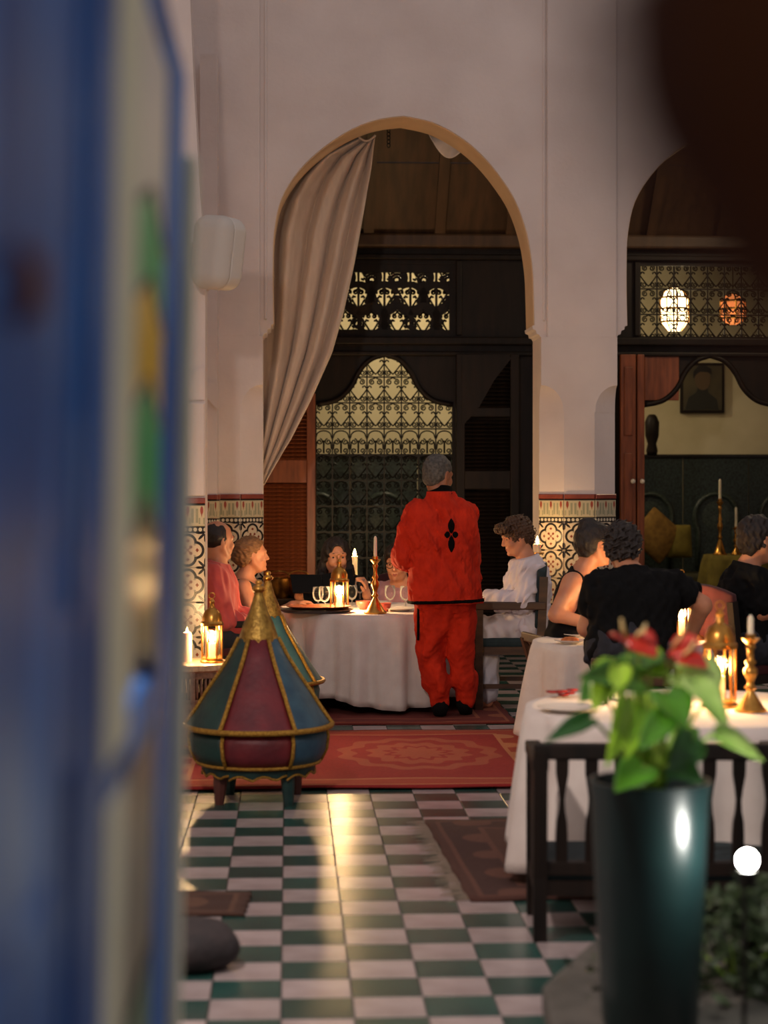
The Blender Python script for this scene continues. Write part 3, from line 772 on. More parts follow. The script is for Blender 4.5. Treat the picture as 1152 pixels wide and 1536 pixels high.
# ------------------------------------------------------------------ people: distance-field bodies turned into one smooth mesh
class Field:
    def __init__(s, lo, hi, h):
        s.lo = np.array(lo, float); s.h = h; s.n = np.maximum(((np.array(hi) - s.lo) / h).astype(int) + 2, 4)
        s.d = np.full(tuple(s.n), 1.0, np.float32)
        s.ax = [(s.lo[i] + h * np.arange(s.n[i])).astype(np.float32) for i in range(3)]
    def win(s, lo, hi):
        a = np.clip(((np.array(lo) - s.lo) / s.h).astype(int), 0, s.n - 1); b = np.clip(((np.array(hi) - s.lo) / s.h).astype(int) + 2, 0, s.n)
        if np.any(b - a < 1): return None
        sl = tuple(slice(a[i], b[i]) for i in range(3))
        return sl, s.ax[0][sl[0]][:, None, None], s.ax[1][sl[1]][None, :, None], s.ax[2][sl[2]][None, None, :]
    def _u(s, sl, d, k, sub=False):
        c = s.d[sl]
        if sub:
            d = -d; h = np.maximum(k - np.abs(c - d), 0) / k if k > 0 else 0; s.d[sl] = np.maximum(c, d) + h * h * k * .25
        else:
            h = np.maximum(k - np.abs(c - d), 0) / k if k > 0 else 0; s.d[sl] = np.minimum(c, d) - h * h * k * .25
    def cone(s, a, b, r1, r2, k=.02, sub=False):
        a = np.array(a, float); b = np.array(b, float); R_ = max(r1, r2) + k + 3 * s.h + .03
        w = s.win(np.minimum(a, b) - R_, np.maximum(a, b) + R_)
        if w is None: return
        sl, X, Y, Z = w; ab = b - a; L2 = max(float(ab @ ab), 1e-9)
        t = np.clip(((X - a[0]) * ab[0] + (Y - a[1]) * ab[1] + (Z - a[2]) * ab[2]) / L2, 0, 1)
        d = np.sqrt((X - a[0] - t * ab[0]) ** 2 + (Y - a[1] - t * ab[1]) ** 2 + (Z - a[2] - t * ab[2]) ** 2) - (r1 + (r2 - r1) * t)
        s._u(sl, d.astype(np.float32), k, sub)
    def ell(s, c, R, rad, k=.02, sub=False):
        c = np.array(c, float); m = max(rad) + k + 3 * s.h + .03; w = s.win(c - m, c + m)
        if w is None: return
        sl, X, Y, Z = w; X = X - c[0]; Y = Y - c[1]; Z = Z - c[2]
        q = [X * R[0, i] + Y * R[1, i] + Z * R[2, i] for i in range(3)]
        k0 = np.sqrt(sum((q[i] / rad[i]) ** 2 for i in range(3))) + 1e-6; k1 = np.sqrt(sum((q[i] / rad[i] ** 2) ** 2 for i in range(3))) + 1e-6
        s._u(sl, (k0 * (k0 - 1) / k1).astype(np.float32), k, sub)
    def plane(s, p, n):                # keep the side the normal points away from
        n = np.array(n, float); n /= np.linalg.norm(n); X, Y, Z = s.ax[0][:, None, None], s.ax[1][None, :, None], s.ax[2][None, None, :]
        s.d = np.maximum(s.d, ((X - p[0]) * n[0] + (Y - p[1]) * n[1] + (Z - p[2]) * n[2]).astype(np.float32))
    def ripple(s, amp, f, seed=0, aniso=(1, 1, .55), bias=0):
        rg = np.random.RandomState(seed); X, Y, Z = s.ax[0][:, None, None], s.ax[1][None, :, None], s.ax[2][None, None, :]
        t = 0
        for q in range(5):
            v = rg.normal(size=3) * f * aniso; p = rg.uniform(0, 6.28, 2)
            t = t + np.sin(X * v[0] + Y * v[1] + Z * v[2] + p[0] + 1.3 * np.sin(X * v[1] * .7 + Z * v[0] * .6 + p[1]))
        s.d = s.d + (amp * (t / 2 - bias)).astype(np.float32)
    def copy(s):
        o = Field.__new__(Field); o.lo, o.h, o.n, o.ax = s.lo, s.h, s.n, s.ax; o.d = s.d.copy(); return o
    def mesh(s, name, mats, origin=(0, 0, 0)):
        D = s.d.copy()
        for i in range(3):
            for e in (0, -1):
                idx = [slice(None)] * 3; idx[i] = e; D[tuple(idx)] = np.maximum(D[tuple(idx)], 1e-3)
        I = D < 0
        c = [I[a:I.shape[0] - 1 + a, b:I.shape[1] - 1 + b, g:I.shape[2] - 1 + g] for a in (0, 1) for b in (0, 1) for g in (0, 1)]
        al = c[0].copy(); an = c[0].copy()
        for q in c[1:]: al &= q; an |= q
        act = an & ~al; ids = np.argwhere(act)
        num = np.full(act.shape, -1, np.int64); num[act] = np.arange(len(ids))
        acc = np.zeros((len(ids), 3)); cnt = np.zeros(len(ids))
        corners = [(a, b, g) for a in (0, 1) for b in (0, 1) for g in (0, 1)]
        for ca in corners:
            for ax in range(3):
                if ca[ax]: continue
                cb = list(ca); cb[ax] = 1
                v0 = D[ids[:, 0] + ca[0], ids[:, 1] + ca[1], ids[:, 2] + ca[2]]; v1 = D[ids[:, 0] + cb[0], ids[:, 1] + cb[1], ids[:, 2] + cb[2]]
                cr = (v0 < 0) != (v1 < 0)
                t = np.where(cr, v0 / np.where(cr, v0 - v1, 1), 0)
                p = np.array(ca, float)[None, :].repeat(len(ids), 0); p[:, ax] += t
                acc += p * cr[:, None]; cnt += cr
        V = (ids + acc / np.maximum(cnt, 1)[:, None]) * s.h + s.lo - np.array(origin)
        F = []
        for ax in range(3):
            sl0 = [slice(None)] * 3; sl1 = [slice(None)] * 3; sl0[ax] = slice(0, -1); sl1[ax] = slice(1, None)
            a = I[tuple(sl0)]; b = I[tuple(sl1)]; e = np.argwhere(a != b)
            o1, o2 = [(1, 2), (2, 0), (0, 1)][ax]
            e = e[(e[:, o1] > 0) & (e[:, o2] > 0) & (e[:, o1] < I.shape[o1] - 1) & (e[:, o2] < I.shape[o2] - 1)]
            flip = ~a[e[:, 0], e[:, 1], e[:, 2]]
            qs = []
            for d1, d2 in ((-1, -1), (0, -1), (0, 0), (-1, 0)):
                ee = e.copy(); ee[:, o1] += d1; ee[:, o2] += d2; qs.append(num[ee[:, 0], ee[:, 1], ee[:, 2]])
            q = np.stack(qs, 1); q[flip] = q[flip][:, ::-1]; F.append(q)
        F = np.concatenate(F); F = F[(F >= 0).all(1)]
        me = bpy.data.meshes.new(name); me.vertices.add(len(V)); me.vertices.foreach_set('co', V.astype(np.float32).ravel())
        me.loops.add(F.size); me.loops.foreach_set('vertex_index', F.astype(np.int32).ravel())
        me.polygons.add(len(F)); me.polygons.foreach_set('loop_start', np.arange(0, F.size, 4, dtype=np.int32))
        me.polygons.foreach_set('use_smooth', np.ones(len(F), bool))
        me.materials.append(mats); me.update(calc_edges=True); me.validate()
        return me

def vec(p): return np.array(p, float)
def lerp(a, b, t): return vec(a) + (vec(b) - vec(a)) * t
def unit(v): v = vec(v); return v / np.linalg.norm(v)
def head_frame(yaw, pitch, roll=0):    # yaw: 0 looks away from the camera, 90 to the right, 180 towards it
    y = math.radians(yaw); p = math.radians(pitch)
    f = vec((math.sin(y) * math.cos(p), math.cos(y) * math.cos(p), -math.sin(p))); r = vec((math.cos(y), -math.sin(y), 0)); u = np.cross(r, f)
    q = math.radians(roll); r, u = r * math.cos(q) + u * math.sin(q), u * math.cos(q) - r * math.sin(q)
    return np.stack([r, f, u], 1)
def hand(F, wrist, d, nrm, side, curl=.5, s=1.0, k=.008):
    """palm, four fingers of unequal length, thumb; d = along the hand, nrm = out of the back of the hand"""
    d = unit(d); nrm = unit(vec(nrm) - d * np.dot(nrm, d)); x = np.cross(d, nrm) * side   # x points to the thumb side
    w = vec(wrist)
    F.cone(w, w + d * .03 * s, .026 * s, .028 * s, .02)
    for o in (-.028, -.01, .01, .027): F.cone(w + d * .02 * s + x * o * .6 * s, w + d * .085 * s + x * o * s, .014 * s, .0125 * s, .012)
    for o, ln in ((-.031, .062), (-.0105, .076), (.0105, .082), (.031, .074)):
        b = w + d * .088 * s + x * o * s; c1 = curl * .7; c2 = curl * 1.7
        p1 = b + (d * math.cos(c1) - nrm * math.sin(c1)) * ln * .5 * s + x * o * .12; p2 = p1 + (d * math.cos(c2) - nrm * math.sin(c2)) * ln * .5 * s
        F.cone(b, p1, .0105 * s, .0095 * s, k * .4); F.cone(p1, p2, .0095 * s, .0078 * s, k * .4)
    t0 = w + d * .03 * s + x * .022 * s; t1 = t0 + (d * .62 + x * .7 - nrm * .25) * .042 * s; t2 = t1 + (d * .9 + x * .2 - nrm * .35) * .034 * s
    F.cone(t0, t1, .015 * s, .012 * s, .008); F.cone(t1, t2, .0115 * s, .009 * s, .005)

def face_prims(F, C, R, s, jaw=1.0):
    T = lambda x, y, z: C + R @ (vec((x, y, z)) * s)
    F.ell(T(0, -.012, .035), R, (.074 * s, .098 * s, .088 * s), .02)
    F.ell(T(0, .03, -.022), R, (.058 * s, .062 * s, .088 * s), .03)
    F.ell(T(0, .046, -.08), R, (.038 * jaw * s, .04 * s, .032 * s), .025)
    for q in (-1, 1):
        F.cone(T(q * .056, -.005, -.035), T(q * .03, .045, -.085), .022 * s, .02 * s, .02)
        F.ell(T(q * .034, .068, -.024), R, (.026 * s, .022 * s, .026 * s), .02)
        F.cone(T(q * .012, .09, .03), T(q * .048, .066, .026), .011 * s, .012 * s, .014)
    for q in (-1, 1):
        F.ell(T(q * .031, .1, .008), R, (.02 * s, .016 * s, .012 * s), .012, True)
    F.cone(T(0, .088, .022), T(0, .108, -.022), .0085 * s, .0125 * s, .008); F.cone(T(-.012, .096, -.027), T(.012, .096, -.027), .008 * s, .008 * s, .006)
    F.cone(T(-.02, .086, -.054), T(.02, .086, -.054), .0085 * s, .0085 * s, .008)
    F.cone(T(-.016, .086, -.066), T(.016, .086, -.066), .008 * s, .008 * s, .007)
    F.ell(T(0, .083, -.092), R, (.018 * s, .016 * s, .014 * s), .012)
    for q in (-1, 1):
        F.ell(T(q * .074, -.008, 0), R, (.012 * s, .022 * s, .033 * s), .006); F.ell(T(q * .084, -.003, .003), R, (.006 * s, .012 * s, .018 * s), .004, True)

def person(label, J, head, skin, hair, hair_mat, clothes, group=None, build=1.0, hs=1.0, hands=(), H=.007, arms_r=1.0, glasses=False, bust=0, facepaint=True):
    """J: joints in world metres. head: (centre, yaw, pitch, roll). clothes: list of dicts."""
    J = {k: vec(v) for k, v in J.items()}
    C, R = vec(head[0]), head_frame(*head[1:]); s = hs
    T = lambda x, y, z: C + R @ (vec((x, y, z)) * s)
    root = vec(((J['hl'] + J['hr']) / 2)); root[2] = 0
    e = empty('person', root); tag(e, label, 'person', group)
    pts = np.array(list(J.values()) + [C + .2, C - .2]); lo = pts.min(0) - .2; hi = pts.max(0) + .2; lo[2] = max(lo[2], -.03) if 'al' in J else lo[2]
    pel = (J['hl'] + J['hr']) / 2; sh = (J['sl'] + J['sr']) / 2; nb = J.get('nk', sh + vec((0, 0, .05)))
    ax = unit(J['sr'] - J['sl']); hx = unit(J['hr'] - J['hl'])
    fw = unit(np.cross((0, 0, 1), ax)) * 1.0
    def torso(F, g=0, fat=1.0):
        b = build * fat
        F.cone(J['hl'] * 1, J['hr'], .115 * b + g, .115 * b + g, .05)
        for t, w, r in ((.18, .075, .118), (.42, .07, .108), (.62, .085, .112), (.8, .1, .108)):
            c = lerp(pel, sh, t); a = unit(hx * (1 - t) + ax * t); F.cone(c - a * w * b, c + a * w * b, r * b + g, r * b + g, .05)
        F.cone(lerp(J['sl'], J['sr'], .1), lerp(J['sl'], J['sr'], .9), .058 * b + g, .058 * b + g, .05)
        F.cone(lerp(sh, nb, .2), nb, .085 * b + g, .06 * b + g, .05)
        if bust:
            for q in (-.075, .075): F.ell(lerp(pel, sh, .74) + ax * q + fw * .085 * (1), np.eye(3), (.062 + g, .058 + g, .06 + g), .04)
    def arm(F, q, g=0, g2=None, upto=2.0, ka=.035):
        S_, E_, W_ = J['s' + q], J['e' + q], J['w' + q]; g2 = g if g2 is None else g2; a = arms_r
        if upto <= 1: F.cone(S_, lerp(S_, E_, upto), .056 * a + g, .045 * a + g2, ka)
        else:
            F.cone(S_, E_, .056 * a + g, .044 * a + (g + g2) / 2, ka); F.cone(E_, lerp(E_, W_, upto - 1), .044 * a + (g + g2) / 2, .03 * a + g2, .02)
    def leg(F, q, g=0, g2=None, upto=2.0):
        H_, K_, A_ = J['h' + q], J['k' + q], J['a' + q]; g2 = g if g2 is None else g2
        F.cone(H_, K_, .095 * build + g, .06 + (g + g2) / 2, .05); F.cone(K_, lerp(K_, A_, upto - 1), .058 + (g + g2) / 2, .04 + g2, .03)
    F = Field(lo, hi, H)
    torso(F)
    F.cone(nb - vec((0, 0, .03)), T(0, -.02, -.06), .06 * s, .052 * s, .03)
    face_prims(F, C, R, s)
    for q in 'lr': arm(F, q)
    if 'kl' in J:
        for q in 'lr':
            leg(F, q)
            if 't' + q in J: F.cone(J['a' + q] + vec((0, 0, -.02)), J['t' + q], .042, .03, .02)
    for h in hands: hand(F, J['w' + h[0]], *h[1:])
    body = link('body', F.mesh('body', skin, root), e)
    # eyes, brows, lips
    if facepaint:
        for q in (-1, 1):
            m = MB(); m.lathe([(.0125 * s * math.sin(a), -.0125 * s * math.cos(a)) for a in [k / 8 * math.pi for k in range(9)]], 12)
            eo = m.build('eye', M['eye'], e, smooth=True); eo.matrix_local = Matrix.Translation(Vector(T(q * .031, .0725, .008) - root)) @ Matrix(R.tolist()).to_4x4()
            m = MB(); m.tube([Vector(T(q * .012, .094, .027) - root), Vector(T(q * .03, .09, .035) - root), Vector(T(q * .05, .072, .029) - root)], [.0028 * s, .003 * s, .0018 * s], 5); m.build('eyebrow', hair_mat, e, smooth=True)
        m = MB(); m.tube([Vector(T(x, y, z) - root) for x, y, z in ((-.024, .083, -.06), (-.01, .094, -.057), (0, .0945, -.058), (.01, .094, -.057), (.024, .083, -.06))], [.002 * s, .005 * s, .0045 * s, .005 * s, .002 * s], 6)
        m.tube([Vector(T(x, y, z) - root) for x, y, z in ((-.02, .084, -.063), (0, .095, -.066), (.02, .084, -.063))], [.002 * s, .0055 * s, .002 * s], 6); m.build('lips', M['lip'], e, smooth=True)
    if glasses:
        m = MB()
        for q in (-1, 1): m.tube([Vector(T(q * .033 + .024 * math.cos(t), .103, .006 + .019 * math.sin(t)) - root) for t in [k / 14 * 2 * math.pi for k in range(15)]], .0025, 5); m.tube([Vector(T(q * .057, .1, .01) - root), Vector(T(q * .077, .0, .012) - root)], .0022, 5)
        m.tube([Vector(T(-.01, .104, .01) - root), Vector(T(.01, .104, .01) - root)], .0025, 5); m.build('glasses', M['iron'], e, smooth=True)
    # hair
    if hair:
        G = Field(C - .36, C + .24, .006)
        hair(G, T, R, s)
        link('hair', G.mesh('hair', hair_mat, root), e)
    ctx = dict(J=J, T=T, R=R, C=C, torso=torso, arm=arm, leg=leg, pel=pel, sh=sh, nb=nb, fw=fw, ax=ax, lo=lo, hi=hi, root=root, e=e, s=s, F=F)
    for fn in clothes: fn(ctx)
    return e

def hair_noise(G, amp, f, seed): G.ripple(amp, f, seed)
def cap(G, T, R, s, g=.012, low=-.055, fy=.032, fz=.036):
    G.ell(T(0, -.016, .038), R, ((.074 + g) * s, (.1 + g) * s, (.09 + g) * s), .01)
    G.ell(T(0, -.045, -.02), R, ((.062 + g) * s, (.05 + g) * s, (.06 + g) * s), .03)
    G.plane(T(0, fy, fz), R @ vec((0, .75, -.65)))
    G.plane(T(0, 0, low), R @ vec((0, .3, -1)))
    for q in (-1, 1): G.ell(T(q * .088, .004, -.006), R, (.024 * s, .024 * s, .038 * s), .006, True)

# clothing makers -------------------------------------------------------
def cloth_part(name, m, fn, amp=.004, f=26, seed=1, h=.0075):
    def go(c):
        F = Field(c['lo'], c['hi'], h); fn(F, c)
        if amp: pass
        link(name, F.mesh(name, m, c['root']), c['e'])
    return go
def top(name, m, g=.014, sleeve=2.0, cuff=.012, neck=.0, hem=0.0, amp=.0065, f=48, seed=1, tank=False, fat=1.0, neckslope=.25, sleeve_g=None):
    def fn(F, c):
        c['torso'](F, g, fat)
        if sleeve > 0:
            for q in 'lr':
                c['arm'](F, q, g if sleeve_g is None else sleeve_g, cuff, sleeve, .018)
                # flat cuff end
        F.ripple(amp, f, seed, bias=1.1)
        up = unit(c['nb'] - c['pel'])
        if tank:
            # cut away shoulder caps and arms, leave straps
            for q, sg in (('l', -1), ('r', 1)):
                F.cone(c['J']['s' + q] + c['ax'] * sg * .045 + vec((0, 0, .06)), c['J']['s' + q] + c['ax'] * sg * .05 - up * .13, .075, .06, .012, True)
            F.ell(c['nb'] + c['fw'] * .03, np.eye(3), (.078, .12, .12), .015, True)
        F.plane(c['nb'] + up * neck, up + c['fw'] * neckslope)
        F.plane(c['pel'] - up * hem, -up)
    return cloth_part(name, m, fn, seed=seed)
def trousers(m, g=.02, g2=.025, upto=1.95, amp=.007, f=40, seed=3, waist=.12, name='trousers'):
    def fn(F, c):
        F.cone(c['J']['hl'], c['J']['hr'], .118 + g, .118 + g, .05)
        F.cone(c['pel'], lerp(c['pel'], c['sh'], .25), .13 + g, .12 + g, .05)
        for q in 'lr': c['leg'](F, q, g, g2, upto)
        F.ripple(amp, f, seed, (1, 1, .3), 1.1); up = unit(c['sh'] - c['pel']); F.plane(c['pel'] + up * waist, up)
    return cloth_part(name, m, fn)
def shoes(m):
    def go(c):
        for q in 'lr':
            A_, T_ = c['J']['a' + q], c['J']['t' + q]
            F = Field(np.minimum(A_, T_) - .12, np.maximum(A_, T_) + .12, .007)
            F.cone(A_ + vec((0, 0, -.02)), T_, .052, .042, .02); F.cone(A_, A_ + vec((0, 0, .03)), .05, .048, .02); F.plane((0, 0, .004), (0, 0, -1)); F.plane(A_ + vec((0, 0, .03)), (0, 0, 1))
            link('shoe', F.mesh('shoe', m, c['root']), c['e'])
    return go
# ------------------------------------------------------------------ rugs
def rug_mat(name, field, border, accent, w, d, cx=0, cy=0, med=True, worn=.3):
    m, nt, b = base(name); x, y, z = local(nt)
    n = noise_c(nt, 60); n2 = noise_c(nt, 4)
    ex = x.abs() * -1 + w / 2; ey = y.abs() * -1 + d / 2; e = ex.min(ey)
    c = mixc(nt, n, field, tuple(int(v * .78) for v in field))
    bd = e.lt(.22) * e.gt(.05); c = mixc(nt, bd, c, border)
    mot = (((x * 9).sin() * (y * 9).cos()).abs().gt(.72)) * bd; c = mixc(nt, mot, c, accent)
    c = mixc(nt, (e - .22).abs().lt(.012).max((e - .05).abs().lt(.01)), c, accent)
    if med:
        u, v = (x - cx) / .46, (y - cy) / .62; r = (u * u + v * v).sqrt(); a = v.atan2(u)
        sc = r + (a * 12).cos() * .05
        mm = sc.lt(.95) * ((sc * 16).sin().gt(-.1).max(sc.lt(.3))); c = mixc(nt, mm * .35, c, accent)
    c = mixc(nt, n2 * worn, c, tuple(int(v * .7) for v in field))
    nt.links.new(c, b.inputs['Base Color']); b.inputs['Roughness'].default_value = .95
    bp = nt.nodes.new('ShaderNodeBump'); bp.inputs['Strength'].default_value = .4; bp.inputs['Distance'].default_value = .01; nt.links.new(n.k, bp.inputs['Height']); nt.links.new(bp.outputs[0], b.inputs['Normal'])
    return m
def rug(label, x0, x1, y0, y1, m, rz=0, t=.012, fringe=None, seed=0):
    e = empty('rug', ((x0 + x1) / 2, (y0 + y1) / 2, 0), rz); tag(e, label, 'rug')
    w, d = x1 - x0, y1 - y0; rg = random.Random(seed); p = [rg.uniform(0, 6) for _ in range(4)]
    rows = [[(-w / 2 + w * j / 30 + .006 * math.sin(5 * i / 20 * 6 + p[0]) * (j in (0, 30)), -d / 2 + d * i / 20 + .008 * math.sin(j / 30 * 9 + p[1]) * (i in (0, 20)), t + .003 * math.sin(i * .7 + p[2]) * math.sin(j * .5 + p[3])) for j in range(31)] for i in range(21)]
    mb = MB(); mb.grid(rows); o = mb.build('pile', m, e, smooth=True); s_ = solid(o, t - .002, -1)
    if fringe:
        mb = MB()
        side, fm = fringe; n = 60
        for k in range(n):
            y = -d / 2 + d * (k + .5) / n; L_ = .07 + rg.uniform(-.02, .03); a = rg.uniform(-.3, .3)
            mb.tube([(side * w / 2, y, .008), (side * (w / 2 + L_ * .5), y + a * .02, .006), (side * (w / 2 + L_), y + a * .05, .004)], [.003, .0025, .001], 4)
        tag(mb.build('fringe', fm, e), kind='stuff')
    return e
ryF, ryB = floor_pt(520, 1186).y, 11.15
rxL, rxR = -.72, floor_pt(760, 1140).x + .25
medc = floor_pt(628, 1135)
rug('red wool rug with a pale central medallion lying on the checkered floor', rxL, rxR, ryF, ryB,
    rug_mat('red_rug', (172, 44, 40), (168, 66, 44), (196, 128, 86), rxR - rxL, ryB - ryF, medc.x - (rxL + rxR) / 2, medc.y - (ryF + ryB) / 2), t=.012)
r2F = floor_pt(560, 1088).y
rug('dark red carpet under the main dining table and the waiter', -.45, 1.42, r2F, 13.6,
    rug_mat('dining_carpet', (122, 44, 34), (108, 40, 32), (150, 86, 58), 1.87, 13.6 - r2F, med=False), t=.012, seed=2)
b0, b1 = floor_pt(735, 1352), floor_pt(735, 1232)
bx0 = floor_pt(668, 1290).x
rug('small worn brown rug with a fringed edge beside the clothed table', bx0, bx0 + .75, b0.y, b1.y,
    rug_mat('brown_rug', (86, 52, 42), (66, 40, 35), (98, 62, 50), .75, b1.y - b0.y, med=False), rz=.03, fringe=(-1, mat('fringe_yarn', (142, 124, 108), .9)), seed=3)
c0, c1 = floor_pt(320, 1374), floor_pt(320, 1340)
cxr = floor_pt(372, 1358).x
rug('small dark brown mat poking out beside the blue door', cxr - .8, cxr, c0.y, c1.y,
    rug_mat('dark_mat', (84, 54, 42), (66, 42, 34), (96, 66, 50), .8, c1.y - c0.y, med=False), rz=-.06, seed=4)
# dark rounded stone by the door
st = floor_pt(294, 1466); F = Field((-.2, -.2, -.01), (.2, .2, .2), .01)
F.ell((0, 0, .06), np.eye(3), (.16, .13, .085), .01); F.ripple(.006, 30, 4); F.plane((0, 0, .002), (0, 0, -1))
o = link('door_stone', F.mesh('door_stone', mat('dark_stone', (58, 50, 50), .8, (40, 36, 38), 12, bump=.3)), None, (st.x - .02, st.y + .12, 0))
tag(o, 'dark rounded stone on the tiles near the foot of the blue door', 'stone')

# ------------------------------------------------------------------ conical leather-covered chests
M['gold'] = mat('gold_braid', (196, 152, 62), .4, (150, 106, 36), 90, metal=.6, bump=.5, bscale=200)
M['goldleaf'] = mat('gold_brocade', (190, 152, 72), .38, (138, 104, 44), 40, metal=.7, bump=.3, bscale=60)
LC = {'burg': mat('burgundy_leather', (112, 32, 40), .5, (88, 24, 34), 10, bump=.15), 'green': mat('dark_green_leather', (26, 62, 58), .5, (18, 46, 46), 10, bump=.15),
      'blue': mat('blue_leather', (52, 88, 108), .5, (38, 70, 92), 10, bump=.15), 'teal': mat('teal_leather', (70, 116, 112), .5, (52, 96, 94), 10, bump=.15), 'brown': mat('brown_leg_leather', (82, 42, 34), .5)}
def chest(label, loc, rz, cols, R0=.347, S=1.0):
    e = empty('conical_chest', loc, rz); tag(e, label, 'chest')
    prof = [(.347, .355), (.33, .375), (.285, .44), (.235, .52), (.18, .6), (.13, .68), (.088, .765)]
    def gore(name, pr, a0, a1, m, off=0, n=10):
        rows = [[(r * math.cos(a0 + (a1 - a0) * k / n), r * math.sin(a0 + (a1 - a0) * k / n), z) for k in range(n + 1)] for r, z in pr]
        b = MB(); b.grid(rows); o = b.build(name, m, e, smooth=True); solid(o, .012, -1); return o
    N = 6
    for k in range(N):
        a0 = 2 * math.pi * k / N + math.radians(-120); a1 = a0 + 2 * math.pi / N
        gore('lid_panel', prof, a0, a1, LC[cols[k % len(cols)]])
        gore('drum_panel', [(.315, .345), (.325, .3), (.318, .24), (.29, .185)], a0, a1, LC[cols[k % len(cols)]])
        rows = []
        n = 12
        sk = MB(); top_ = [(.272 * math.cos(a0 + (a1 - a0) * j / n), .272 * math.sin(a0 + (a1 - a0) * j / n), .185) for j in range(n + 1)]
        bot_ = [(.262 * math.cos(a0 + (a1 - a0) * j / n), .262 * math.sin(a0 + (a1 - a0) * j / n), .125 + .022 * abs(math.sin(math.pi * j / n * 2.5))) for j in range(n + 1)]
        sk.grid([top_, bot_]); o = sk.build('skirt_panel', LC['green'], e); solid(o, .006)
        b = MB(); b.tube([((r + .006) * math.cos(a0), (r + .006) * math.sin(a0), z + .003) for r, z in prof], .011, 6); b.build('lid_braid', M['gold'], e, smooth=True)
        b = MB(); b.tube([(r * math.cos(a0), r * math.sin(a0), z) for r, z in ((.32, .345), (.33, .3), (.322, .24), (.294, .185))], .010, 6); b.build('drum_braid', M['gold'], e, smooth=True)
        b = MB(); b.tube([(x * 1.02, y * 1.02, z) for x, y, z in bot_], .006, 5); b.build('skirt_braid', M['gold'], e, smooth=True)
    for r, z, t, nm in ((.348, .357, .014, 'rim_braid'), (.292, .186, .009, 'base_braid')):
        b = MB(); b.tube([(r * math.cos(a), r * math.sin(a), z) for a in [2 * math.pi * k / 48 for k in range(49)]], t, 6, False); b.build(nm, M['gold'], e, smooth=True)
    b = MB(); b.lathe([(.095, .752), (.092, .775), (.07, .84), (.046, .89), (.028, .95), (.018, .985)], 8); b.build('gold_cone', M['goldleaf'], e, auto=math.radians(50))
    b = MB(); b.lathe([(.015, .98), (.028, .99), (.032, 1.0), (.028, 1.01), (.011, 1.018), (.018, 1.027), (.016, 1.038), (.001, 1.044)], 14); b.build('finial', M['brass'], e, smooth=True)
    b = MB(); b.lathe([(.001, .17), (.28, .17), (.28, .19), (.001, .19)], 24); b.build('bottom_board', M['darkwood'], e)
    for k in range(4):
        a = math.pi / 4 + k * math.pi / 2 - .12
        b = MB(); b.tube([(.22 * math.cos(a), .22 * math.sin(a), .18), (.225 * math.cos(a), .225 * math.sin(a), .1), (.23 * math.cos(a), .23 * math.sin(a), 0)], [.036, .032, .022], 8); b.build('leg', LC['green' if k % 2 else 'brown'], e, auto=A30)
    e.scale = (S, S, S); return e
c1_ = P(388, 719, 8.87)
chest('conical lidded chest in burgundy and green leather with gold braid, the nearer one', (c1_.x, c1_.y, 0), math.radians(0), ['burg', 'blue', 'green', 'burg', 'blue', 'green'])
c2_ = P(402, 719, 11.0)
chest('farther conical chest in faded teal leather, half hidden behind the burgundy one', (c2_.x, c2_.y, 0), math.radians(28), ['teal', 'teal', 'blue', 'teal', 'teal', 'teal'], S=.94)

# ------------------------------------------------------------------ carved side table with lantern and candle
sp = P(292, 719, 10.25); hT = .52
e = empty('side_table', (sp.x, sp.y, 0)); tag(e, 'small carved wooden side table with a pale inlaid top at left', 'table')
M['carved'] = mat('carved_wood', (134, 96, 72), .6, (92, 62, 46), 30, bump=.3, bscale=60)
m = MB(); m.lathe([(.2, hT - .045), (.215, hT - .035), (.215, hT - .006), (.205, hT), (.001, hT)], 8); m.build('tabletop', mat('inlaid_top', (206, 176, 140), .4, (168, 132, 98), 40), e, auto=A30)
for k in range(8):
    a0, a1 = 2 * math.pi * k / 8, 2 * math.pi * (k + 1) / 8; q0 = Vector((.19 * math.cos(a0), .19 * math.sin(a0), 0)); q1 = Vector((.19 * math.cos(a1), .19 * math.sin(a1), 0))
    m = MB(); m.bar(q0, q0 + Vector((0, 0, hT - .04)), .026); m.build('corner_post', M['carved'], e)
    for z, hh_ in ((hT - .06, .035), (hT - .2, .02), (.1, .03)):
        m = MB(); m.bar(q0 + Vector((0, 0, z)), q1 + Vector((0, 0, z)), .018, hh_); m.build('rail', M['carved'], e)
    for j in range(1, 6):
        b_ = q0.lerp(q1, j / 6); m = MB(); m.tube([b_ + Vector((0, 0, hT - .2)), b_ + Vector((0, 0, hT - .13)), b_ + Vector((0, 0, hT - .06))], [.005, .009, .005], 6); m.build('spindle', M['carved'], e, smooth=True)
    pm = MB(); mid = (q0 + q1) / 2; n_ = mid.normalized()
    pm.bar(q0.lerp(q1, .5) * .98 + Vector((0, 0, .11)), q0.lerp(q1, .5) * .98 + Vector((0, 0, hT - .21)), .13, .008, tuple(n_)); pm.build('lattice_panel', M['carved'], e)
lp = P(318, 719, 10.2); lantern((lp.x, lp.y, hT), 'brass lantern with a lit candle on the carved side table', h=.33, r=.055, power=14)
cp_ = P(281, 719, 10.25); ce = empty('candle', (cp_.x, cp_.y, hT)); tag(ce, 'thick lit candle on the side table, partly behind the blue door', 'candle')
m = MB(); m.lathe([(.026, 0), (.026, .15), (.02, .16), (.001, .155)], 16); wb = m.build('wax_body', M['wax'], ce, auto=A30); flame_at(wb, (0, 0, .155), 12)

